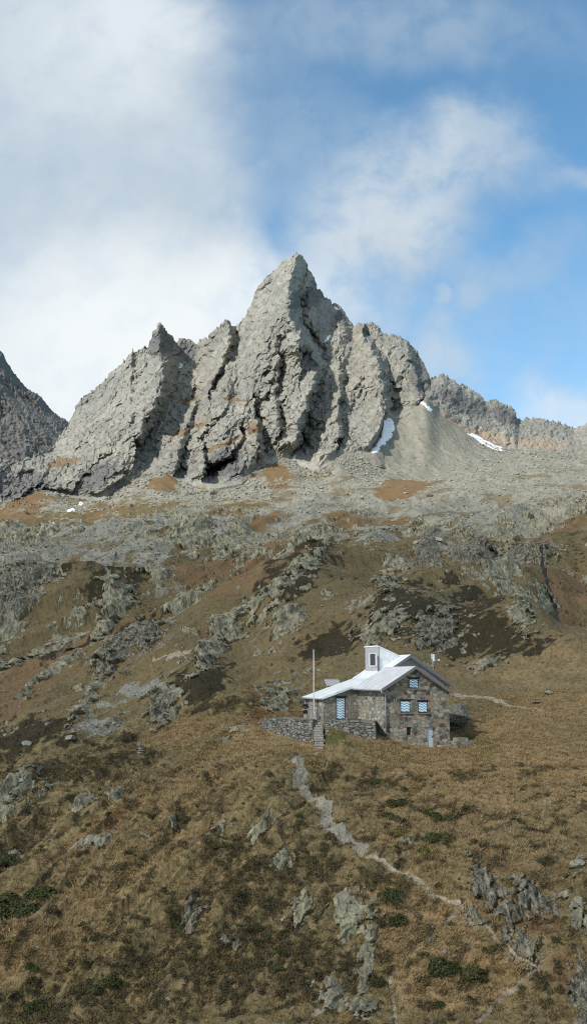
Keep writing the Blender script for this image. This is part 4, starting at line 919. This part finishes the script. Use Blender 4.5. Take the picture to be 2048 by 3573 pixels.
def boulder(x, y, w, label, mesh=None, flat=1., group='boulders on the slopes'):
    """w: width in traced pixels"""
    p, k = at(x, y)
    if p is None: return
    s_ = w / 2 * K / F * p[1] * 1.08
    o = bpy.data.objects.new('boulder', mesh or random.choice(RM)); COL.objects.link(o)
    o.location = (p[0], p[1] + s_ * .3, p[2] + s_ * .18); o.scale = (s_, s_ * random.uniform(.7, 1), s_ * flat); o.rotation_euler = (random.uniform(-.2, .2), random.uniform(-.2, .2), random.uniform(0, 6.28))
    return tag(o, label, 'boulder', group)
boulder(943, 1158, 34, 'large dark boulder at the lower edge of the grey scree cone', RMD)
boulder(1067, 1232, 26, 'dark round boulder on the grey scree beside a rust brown grass patch', RMD)
boulder(1028, 1348, 24, 'pale tan boulder on the lower edge of the scree above the hut knoll')
boulder(1087, 1340, 38, 'flat pale boulder in a green hollow of the upper slope', flat=.6)
boulder(1007, 1224, 16, 'small pale boulder at the left of the rust brown scree patch', flat=.6)
boulder(1360, 1722, 34, 'flat pale boulder in dry grass right of the hut', flat=.6)
boulder(1330, 1745, 30, 'low grey boulder in dry grass below the flat boulder right of the hut', flat=.5)
boulder(172, 1836, 28, 'angular grey boulder on dark heath left of the stone cairn')
boulder(66, 1850, 26, 'rounded pale boulder on dark heath near the left edge')
boulder(118, 1798, 22, 'pale boulder at the top of the heath left of the scree gully')
boulder(50, 1940, 22, 'grey boulder in the heath above the bright slab at the left edge')
boulder(541, 1787, 12, 'small grey boulder in rusty grass left of the terrace wall')
boulder(530, 1794, 9, 'tiny grey stone beside the small boulder left of the terrace wall')
boulder(1103, 2363, 18, 'small pale boulder in the grass between the path forks')
boulder(900, 2060, 11, 'pale stone above the bare slab of the footpath')
boulder(893, 2072, 8, 'small pink stone next to the pale stone above the footpath slab')
boulder(94, 2352, 14, 'small grey stone in the straw grass at the lower left')
boulder(1166, 2135, 15, 'green lichened stone at the top end of the striped rock rib', flat=1.2)
boulder(905, 2205, 14, 'pink stone right of the pointed crag below the path', flat=.6)
boulder(1315, 2372, 12, 'pale stone right of the lower end of the striped rib')
boulder(1438, 2140, 22, 'lichened boulder in brown grass at the right edge')
boulder(1085, 2176, 9, 'small pale stone beside the stepping stones of the path')
# the dark block against the right wall of the hut
bb = bpy.data.objects.new('boulder', RMD); COL.objects.link(bb); bb.location = (16.2, 91.0, -3.2); bb.scale = (2.1, 2.2, 2.6); bb.rotation_euler = (.1, -.15, 1.1)
tag(bb, 'big dark layered boulder leaning against the right wall of the hut', 'boulder')
# blocks scattered on the scree: the larger ones are things, the small change is one mass
cand = []
while len(cand) < 190:
    x = random.uniform(5, 1450); y = random.uniform(1150, 1420)
    if ellipses(np.array([x]), np.array([y]), [(1050, 1090, 150, 90, 0)])[0][0] > 0: continue
    p, k = at(x, y)
    if p is None or scree.ravel()[k] < .5 or rock.ravel()[k] > .4: continue
    cand.append((x, y))
for i, (x, y) in enumerate(cand):
    boulder(x, y, random.choice((4, 4.5, 5, 5, 6, 7, 9)), 'grey boulder strewn among many on the stony scree field below the cliffs', flat=random.uniform(.5, .9), group='boulders strewn on the scree')
def scatter_rocks(name, n, box, size, test, seed):
    tpl = []
    for i in range(6):
        bm = bmesh.new(); bmesh.ops.create_icosphere(bm, subdivisions=1, radius=1); r = random.Random(seed + i)
        pl_ = [(Vector((r.gauss(0, 1), r.gauss(0, 1), r.gauss(0, 1))).normalized(), r.uniform(.5, .8)) for _ in range(6)]
        for v in bm.verts:
            for nn, d in pl_:
                k = v.co.dot(nn) - d
                if k > 0: v.co -= nn * k
        tpl.append((np.array([v.co[:] for v in bm.verts]), np.array([[v.index for v in f.verts] for f in bm.faces]))); bm.free()
    VV, FF, off = [], [], 0
    r = np.random.default_rng(seed)
    sel = np.where(test)[0]; sel = sel[r.integers(0, len(sel), n)]
    for k in sel:
        v, f = tpl[r.integers(6)]; p = GF[k]; s_ = size(p[1], r)
        a = r.random() * 6.28; c, s2 = math.cos(a), math.sin(a)
        q_ = v * np.array([s_, s_ * r.uniform(.6, 1), s_ * r.uniform(.4, .8)]); q_ = np.stack([q_[:, 0] * c - q_[:, 1] * s2, q_[:, 0] * s2 + q_[:, 1] * c, q_[:, 2]], 1)
        VV.append(q_ + p + np.array([r.uniform(-.5, .5), r.uniform(-.5, .5), s_ * .12])); FF.append(f + off); off += len(v)
    me = bpy.data.meshes.new(name); me.from_pydata(np.concatenate(VV).tolist(), [], np.concatenate(FF).tolist()); me.materials.append(M_SCREE)
    o = bpy.data.objects.new(name, me); COL.objects.link(o); return tag(o, kind='stuff')
infr = ((gpx > -60) & (gpx < 1516) & (gpy > 1050) & (gpy < 2560)).ravel()
noco = (ellipses(gpx, gpy, [(1040, 1085, 150, 100, 0)])[0] < 0).ravel()
scatter_rocks('scree', 9000, None, lambda Y_, r: Y_ / 887 * r.choice([.5, .6, .7, .8, 1., 1.3, 1.7, 2.3]), infr & noco & (scree.ravel() > .45) & (rock.ravel() < .5), 5)
scatter_rocks('rubble', 2400, None, lambda Y_, r: Y_ / 887 * r.choice([.5, .7, .9, 1.3]), infr & (((GF[:, 1] > 95) & (wl_f.ravel() > .12)) | ((pth.ravel() > .15) & (gpy.ravel() > 1850))) & (hutd.ravel() > 1.2), 25)
# cairn
cp_, _ = at(346, 1868)
ca = tag(empty('cairn', cp_), 'small stone cairn on the crest of the dark heath left of the terrace', 'cairn')
zc = -.05
for k in range(9):
    s_ = (.36, .33, .30, .27, .24, .2, .18, .14, .1)[k]
    o = bpy.data.objects.new('cairn_stone', RM[k % 7]); COL.objects.link(o); o.parent = ca; o.scale = (s_, s_ * .9, s_ * .5); o.location = (random.uniform(-.05, .05), random.uniform(-.05, .05), zc + s_ * .3); o.rotation_euler = (0, 0, k * 1.3); zc += s_ * .52
# stepping stones of the path
for i, (x, y, w) in enumerate([(1012, 2176, 14), (1028, 2187, 12), (1042, 2196, 12), (1058, 2207, 14), (1075, 2220, 16), (1092, 2232, 15), (1104, 2241, 10), (1120, 2252, 12), (1148, 2262, 14), (1172, 2290, 16), (1200, 2312, 14), (1040, 2348, 9), (968, 2440, 9), (966, 2465, 8), (973, 2522, 12)]):
    p, k = at(x, y); s_ = w / 2 * K / F * p[1]
    o = bpy.data.objects.new('path_stone', RM[i % 7]); COL.objects.link(o); o.location = (p[0], p[1], p[2]); o.scale = (s_, s_ * .9, s_ * .35); o.rotation_euler = (0, 0, i * 2.1)
    tag(o, 'flat pale stone set in the narrow footpath below the hut', 'path stone', 'flat stones in the footpath')
# shrubs: low mats of leaves
def shrub_mesh(seed, mat, n=2600):
    r = np.random.default_rng(seed); lobes = [(r.normal(0, .42), r.normal(0, .30), r.uniform(.30, .60), r.uniform(.3, .55)) for _ in range(9)]
    VV = []
    for i in range(n):
        lx, ly, lr, lh = lobes[r.integers(9)]
        d = r.normal(size=3); d /= np.linalg.norm(d); d[2] = abs(d[2]); rad = r.uniform(.55, 1.05) ** .6
        c = np.array([lx + d[0] * lr * rad, ly + d[1] * lr * rad, d[2] * lh * rad - .04])
        t1 = r.normal(size=3); t1 /= np.linalg.norm(t1); t2 = np.cross(t1, d + r.normal(size=3) * .4); t2 /= np.linalg.norm(t2) + 1e-6
        L_ = r.uniform(.045, .085); w_ = L_ * .55
        VV += [c - t1 * L_, c + t2 * w_, c + t1 * L_, c - t2 * w_]
    me = bpy.data.meshes.new('shrub'); me.from_pydata([tuple(v) for v in VV], [], [(4 * i, 4 * i + 1, 4 * i + 2, 4 * i + 3) for i in range(n)]); me.materials.append(mat); return me
SM = [shrub_mesh(i, M_LEAF) for i in range(4)]; SY = shrub_mesh(9, M_LEAFY)
SHR = [(935, 1938, 34, 12, 'low dark green shrub in brown grass highest below the hut', 0), (1000, 1957, 18, 14, 'small round dark shrub right below the hut', 0),
 (985, 1990, 46, 20, 'dark green shrub mat above the yellow green shrub below the hut', 0), (1080, 2022, 32, 24, 'round dark green shrub at the right of the shrub group below the hut', 0), (1075, 2075, 62, 26, 'widest dark green shrub at the lower right of the group below the hut', 0),
 (1000, 2065, 36, 20, 'yellow green shrub in the middle of the shrub group', 1), (1050, 2110, 22, 14, 'small yellow green shrub at the bottom of the shrub group', 1), (960, 2020, 40, 16, 'dim green shrub left in the shrub group below the hut', 0),
 (975, 2215, 44, 40, 'dark green shrub right of the tall pale crag, upper one', 0), (985, 2275, 44, 56, 'tall dark green shrub right of the tall pale crag, lower one', 0), (938, 2430, 24, 50, 'narrow green shrub against the right foot of the tall pale crag', 0),
 (1100, 2395, 90, 44, 'wide dark green shrub in the grass between the path forks', 0), (1222, 2355, 30, 14, 'small green shrub left of the striped rock rib end', 0),
 (105, 2215, 90, 34, 'long dark green shrub band in straw grass at the left', 0), (50, 2255, 80, 40, 'broad dark shrub at the left edge below the long band', 0), (180, 2190, 40, 18, 'small dark shrub at the upper end of the long band at the left', 0), (20, 2130, 60, 26, 'dark shrub mat at the left edge above the long band', 0),
 (275, 2435, 46, 28, 'roundish green shrub near the bottom left of the photo', 0), (112, 2492, 60, 30, 'dark green shrub at the bottom left corner', 0), (76, 2398, 24, 14, 'small shrub left of the bottom heath', 0), (78, 2430, 26, 18, 'little dark shrub below another at the lower left', 0), (235, 2330, 26, 12, 'small dark shrub in the straw grass band lower left', 0)]
for i, (x, y, w, h_, lab, yel) in enumerate(SHR):
    p, k = at(x, y + h_ * .25)
    if p is None: continue
    o = bpy.data.objects.new('shrub', SY if yel else SM[i % 4]); COL.objects.link(o); s_ = w / 1.45 * K / F * p[1]
    hz = min(1.15 * s_, max(.55, h_ * K / F * p[1] * 1.1)); o.location = p + np.array([0, 0, .04]); o.scale = (s_, s_ * max(.5, min(1.3, 1.6 * h_ / w)), hz); o.rotation_euler = (R(9), 0, random.uniform(-.5, .5))
    tag(o, lab, 'shrub', 'low shrubs in the foreground grass')
dx_, dy_ = GF[:, 0] - 8.35, GF[:, 1] - 82; la, lb = dx_ * HC + dy_ * HS, -dx_ * HS + dy_ * HC
outside = ~((la > -4) & (la < 10.5) & (lb > -.1) & (lb < 10)) & ~((GF[:, 0] > -2.5) & (GF[:, 0] < 7.8) & (GF[:, 1] > 83) & (GF[:, 1] < 92)) & ~((GF[:, 0] > 1.8) & (GF[:, 0] < 2.85) & (GF[:, 1] > 80.3) & (GF[:, 1] < 84)) & ~((GF[:, 0] > 2.8) & (GF[:, 0] < 7.8) & (GF[:, 1] > 79.9) & (GF[:, 1] < 84) & (GF[:, 1] > 84.5 - 1.6 * (GF[:, 0] - 2.5)))
# more low shrubs, and the heather as one mass
for i in range(46):
    while True:
        x, y = random.uniform(0, 1456), random.uniform(1960, 2530); p, k = at(x, y)
        if p is not None and heath.ravel()[k] > .35 and rock.ravel()[k] < .2 and pth.ravel()[k] < .1: break
    o = bpy.data.objects.new('shrub', SM[i % 4]); COL.objects.link(o); s_ = random.uniform(.22, .6)
    o.location = p; o.scale = (s_, s_ * random.uniform(.5, 1), s_ * random.uniform(.6, .95)); o.rotation_euler = (R(9), 0, random.uniform(0, 6))
    tag(o, 'small dark shrub scattered among others in the brown heath of the foreground', 'shrub', 'small shrubs scattered in the heath')
hsel = np.where(infr & (GF[:, 1] < 100) & (heath.ravel() > .4) & (rock.ravel() < .3) & (pth.ravel() < .2) & (hutd.ravel() > 1.1))[0]
r = np.random.default_rng(5); wgt = GF[hsel, 1] ** 2; hsel = hsel[r.choice(len(hsel), 4200, p=wgt / wgt.sum())]
NL = 34; c_ = np.repeat(GF[hsel], NL, 0); sp = np.repeat(r.uniform(.14, .34, len(hsel)), NL)
d_ = r.normal(size=(len(c_), 3)); d_ /= np.linalg.norm(d_, axis=1)[:, None]; d_[:, 2] = np.abs(d_[:, 2]) * .8; c_ = c_ + d_ * sp[:, None] * r.uniform(.5, 1, (len(c_), 1))
t1 = r.normal(size=(len(c_), 3)); t1 /= np.linalg.norm(t1, axis=1)[:, None]; t2 = np.cross(t1, d_ + .5 * r.normal(size=d_.shape)); t2 /= np.linalg.norm(t2, axis=1)[:, None] + 1e-6
L_ = r.uniform(.03, .065, (len(c_), 1)); HV = np.stack([c_ - t1 * L_, c_ + t2 * L_ * .5, c_ + t1 * L_, c_ - t2 * L_ * .5], 1).reshape(-1, 3)
me = bpy.data.meshes.new('heather'); nq = len(c_); me.vertices.add(nq * 4); me.vertices.foreach_set('co', HV.astype(np.float32).ravel()); me.loops.add(nq * 4); me.loops.foreach_set('vertex_index', np.arange(nq * 4, dtype=np.int32))
me.polygons.add(nq); me.polygons.foreach_set('loop_start', np.arange(0, nq * 4, 4, dtype=np.int32)); me.update(calc_edges=True); me.materials.append(M_HEATH)
ho = bpy.data.objects.new('heather', me); COL.objects.link(ho); tag(ho, kind='stuff')
# dry grass tufts close to the drone
sel = np.where(infr & (GF[:, 1] < 108) & (rock.ravel() < .35) & (pth.ravel() < .12) & outside)[0]
r = np.random.default_rng(77); wgt = GF[sel, 1] ** 2 * (.35 + strawz.ravel()[sel]); sel = sel[r.choice(len(sel), 15000, p=wgt / wgt.sum())]
NB = 24
spread = np.repeat(r.uniform(.08, .26, len(sel)), NB)
base = np.repeat(GF[sel], NB, 0); off = r.normal(0, 1, (len(base), 2)) * spread[:, None]; base = base + np.c_[off, np.zeros(len(base))]
hgt = np.repeat(r.uniform(.11, .28, len(sel)), NB) * r.uniform(.6, 1.1, len(base)); a = r.random(len(base)) * 6.28
wd = r.uniform(.012, .028, len(base)); lean = off * .7 + r.normal(0, .06, (len(base), 2)) + np.array([.03, -.06])
tp = base + np.c_[lean, hgt]; e = np.c_[np.cos(a) * wd, np.sin(a) * wd, np.zeros(len(base))]
base[:, 2] -= .05
V3 = np.stack([base - e, base + e, tp], 1).reshape(-1, 3).astype(np.float32)
me = bpy.data.meshes.new('grass'); n3 = len(base)
me.vertices.add(n3 * 3); me.vertices.foreach_set('co', V3.ravel()); me.loops.add(n3 * 3); me.loops.foreach_set('vertex_index', np.arange(n3 * 3, dtype=np.int32))
me.polygons.add(n3); me.polygons.foreach_set('loop_start', np.arange(0, n3 * 3, 3, dtype=np.int32)); me.update(calc_edges=True)
at_ = me.attributes.new('mA', 'FLOAT_COLOR', 'POINT'); c4 = np.ones((n3 * 3, 4), np.float32)
c4[:, :3] = np.repeat(np.stack([strawz.ravel()[sel], heath.ravel()[sel] * .9, rustz.ravel()[sel] * .8], 1), NB * 3, 0); at_.data.foreach_set('color', c4.ravel())
me.materials.append(M_BLADE); go = bpy.data.objects.new('grass', me); COL.objects.link(go); tag(go, kind='stuff')
# ---------------------------------------------------------------- light, sky, camera
SUN = Vector((-.58, -.61, .55)).normalized()
sd = bpy.data.lights.new('sun', 'SUN'); sd.energy = 4.0; sd.angle = R(2.); sd.color = (1, .955, .88)
so = bpy.data.objects.new('sun', sd); COL.objects.link(so); so.rotation_euler = SUN.to_track_quat('Z', 'Y').to_euler()
# the cloud whose shadow lies on the near slopes
def cloud(center, size, seed):
    bm = bmesh.new(); bmesh.ops.create_icosphere(bm, subdivisions=5, radius=1)
    co = np.array([v.co[:] for v in bm.verts])
    n = fbm(co[:, 0] * 1.7 + seed, co[:, 1] * 1.7 + co[:, 2], 4, seed)
    for v, k in zip(bm.verts, n): v.co = Vector((v.co.x * size[0], v.co.y * size[1], v.co.z * size[2])) * (1 + .22 * k)
    me = bpy.data.meshes.new('cloud'); bm.to_mesh(me); bm.free()
    for f in me.polygons: f.use_smooth = True
    m = bpy.data.materials.new('cloud_vapour'); m.use_nodes = True; t = NT(m.node_tree); out = m.node_tree.nodes['Material Output']; m.node_tree.nodes.remove(m.node_tree.nodes['Principled BSDF'])
    tr = t.node('ShaderNodeBsdfTransparent'); df = t.node('ShaderNodeBsdfDiffuse'); df.inputs[0].default_value = (.85, .86, .88, 1)
    lw_ = t.node('ShaderNodeNewGeometry'); mx = t.node('ShaderNodeMixShader')
    ob_ = t.node('ShaderNodeTexCoord').outputs['Object']; vl = t.node('ShaderNodeVectorMath', operation='LENGTH'); ms = t.node('ShaderNodeMapping'); t.l.new(ob_, ms.inputs[0]); ms.inputs['Scale'].default_value = (1 / size[0], 1 / size[1], 0); t.l.new(ms.outputs[0], vl.inputs[0])
    fa_ = t.math('MULTIPLY', t.ramp(t.noise(t.coord(), .008, 4, .6), .25, .6, .13, .33), t.ramp(vl.outputs['Value'], 1.0, .45))
    t.l.new(fa_, mx.inputs[0]); t.l.new(tr.outputs[0], mx.inputs[1]); t.l.new(df.outputs[0], mx.inputs[2]); t.l.new(mx.outputs[0], out.inputs[0])
    me.materials.append(m); o = bpy.data.objects.new('cloud', me); COL.objects.link(o); o.location = center
    return tag(o, kind='stuff')
cl_c = Vector((20, 60, 0)) + SUN * 1500
cloud(cl_c, (700, 480, 60), 3)
W_ = bpy.data.worlds.new('World'); SC.world = W_; W_.use_nodes = True
t = NT(W_.node_tree); bg = W_.node_tree.nodes['Background']
sk = t.node('ShaderNodeTexSky', sky_type='NISHITA'); sk.sun_disc = False; sk.sun_elevation = math.asin(SUN.z); sk.sun_rotation = math.atan2(SUN.x, SUN.y); sk.altitude = 2200; sk.air_density = 1.0; sk.dust_density = .6; sk.ozone_density = 1.6
dirv = t.node('ShaderNodeTexCoord').outputs['Generated']
sx = t.node('ShaderNodeSeparateXYZ'); t.l.new(dirv, sx.inputs[0])
ay = t.math('MAXIMUM', t.math('ABSOLUTE', sx.outputs[1]), .12)
u_ = t.math('DIVIDE', sx.outputs[0], ay); w_ = t.math('DIVIDE', sx.outputs[2], ay)
cb = t.node('ShaderNodeCombineXYZ'); t.l.new(u_, cb.inputs[0]); t.l.new(w_, cb.inputs[1])
nz = t.node('ShaderNodeTexNoise'); t.put(nz.inputs['Vector'], cb.outputs[0]); nz.inputs['Scale'].default_value = 5.5; nz.inputs['Detail'].default_value = 9; nz.inputs['Roughness'].default_value = .56; nz.inputs['Distortion'].default_value = .25
nc = t.node('ShaderNodeSeparateColor'); t.l.new(nz.outputs['Color'], nc.inputs[0])
uw = t.math('ADD', u_, t.math('MULTIPLY_ADD', nc.outputs[0], .17, -.085)); ww_ = t.math('ADD', w_, t.math('MULTIPLY_ADD', nc.outputs[1], .17, -.085))
n2 = t.noise(cb.outputs[0], 16, 8, .6, .3); n1 = t.noise(cb.outputs[0], 3.0, 7, .55)
PX = 1456 / 2048 * F      # traced pixels per unit of slope, near enough
def blob(x, y, rx, ry, an, s0, s1):
    """a soft bank of vapour in the direction (x, y): density s1 inside, falling to 0"""
    cu, cw = ray(x, y); sc_ = .95
    du = t.math('SUBTRACT', uw, float(cu)); dw = t.math('SUBTRACT', ww_, float(cw)); c, s = math.cos(R(an)), math.sin(R(an))
    a_ = t.math('MULTIPLY_ADD', dw, s, t.math('MULTIPLY', du, c)); b_ = t.math('MULTIPLY_ADD', dw, c, t.math('MULTIPLY', du, -s))
    a_ = t.math('MULTIPLY', a_, PX * sc_ / rx); b_ = t.math('MULTIPLY', b_, PX * sc_ / ry)
    q_ = t.math('SQRT', t.math('ADD', t.math('MULTIPLY', a_, a_), t.math('MULTIPLY', b_, b_)))
    return t.ramp(q_, 1.0 + s0, 1.0 - s0, 0, s1)
def over(L):
    o = None
    for v in L:
        iv = t.math('SUBTRACT', 1, v); o = iv if o is None else t.math('MULTIPLY', o, iv)
    return t.math('SUBTRACT', 1, o)
den = over([blob(140, 560, 480, 1000, 0, .26, .93), blob(420, 830, 380, 300, -15, .45, .8), blob(600, 700, 260, 160, -40, .5, .6), blob(1020, 470, 310, 150, 40, .6, .74), blob(930, 590, 190, 120, 20, .55, .6), blob(1180, 330, 140, 120, 30, .6, .4),
            blob(880, 60, 340, 130, 5, .7, .36), blob(760, 400, 160, 220, 30, .8, .33), blob(1410, 1010, 150, 80, -5, .6, .7), blob(1090, 900, 80, 130, -10, .6, .6), blob(1084, 735, 26, 26, 0, .5, .4), blob(1180, 730, 50, 36, 40, .7, .38),
            blob(1460, 385, 26, 44, 0, .4, .7), blob(1440, 440, 50, 40, 0, .6, .4), blob(1300, 850, 300, 260, 0, .8, .28), blob(870, 780, 140, 110, 0, .6, .55), blob(1250, 60, 260, 100, 0, .8, .22), blob(1000, 500, 900, 800, 0, .6, .06), blob(1250, 640, 220, 60, 15, .8, .3), blob(1330, 420, 60, 120, 60, .7, .3)])
leftm = blob(60, 500, 640, 1100, 0, .3, 1.)
wisp = t.mix(leftm, t.ramp(n2, .22, .62, .50, 1.08), t.ramp(n2, .2, .6, .86, 1.04))
den = t.math('MULTIPLY', den, wisp, clamp=True)
back_ = t.math('MAXIMUM', t.ramp(sx.outputs[1], .12, -.12, 0, .8), t.ramp(sx.outputs[2], .80, .92, 0, .8))  # unseen cloud cover behind and overhead, added to neutralise the blue skylight
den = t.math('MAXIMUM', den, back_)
lum = over([blob(250, 880, 520, 330, 0, .7, .95), blob(600, 760, 260, 140, -20, .7, .5), blob(340, 60, 260, 260, 0, .8, .6), blob(1020, 430, 240, 120, 40, .7, .25), blob(1400, 1010, 160, 80, 0, .6, .5)])
grey = t.ramp(n1, .35, .68)
cc = t.mix(grey, (.365, .435, .50), (.44, .505, .56)); cc = t.mix(t.math('MULTIPLY', lum, t.ramp(n1, .2, .6, .75, 1)), cc, (.66, .695, .705))
skyc = t.mix(1.0, sk.outputs[0], (.15, .15, .15), 'MULTIPLY'); skyc = t.mix(1.0, skyc, (.73, 1.14, 1.13), 'MULTIPLY')
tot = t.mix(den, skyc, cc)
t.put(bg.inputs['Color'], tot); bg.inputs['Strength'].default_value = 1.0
cam = bpy.data.cameras.new('camera'); co_ = bpy.data.objects.new('camera', cam); COL.objects.link(co_); SC.camera = co_
co_.location = (0, 0, 0); co_.rotation_euler = (math.pi / 2 + PITCH, 0, 0)
cam.sensor_fit = 'VERTICAL'; cam.sensor_height = 24; cam.lens = 24 * F / 3573; cam.clip_start = .5; cam.clip_end = 6000
SC.render.resolution_x, SC.render.resolution_y = 586, 1024
vs = SC.view_settings; vs.view_transform = 'Standard'; vs.look = 'None'; vs.exposure = .48; vs.gamma = 1
SC.cycles.use_denoising = False; SC.cycles.filter_width = 1.15; SC.cycles.max_bounces = 6; SC.cycles.transparent_max_bounces = 8
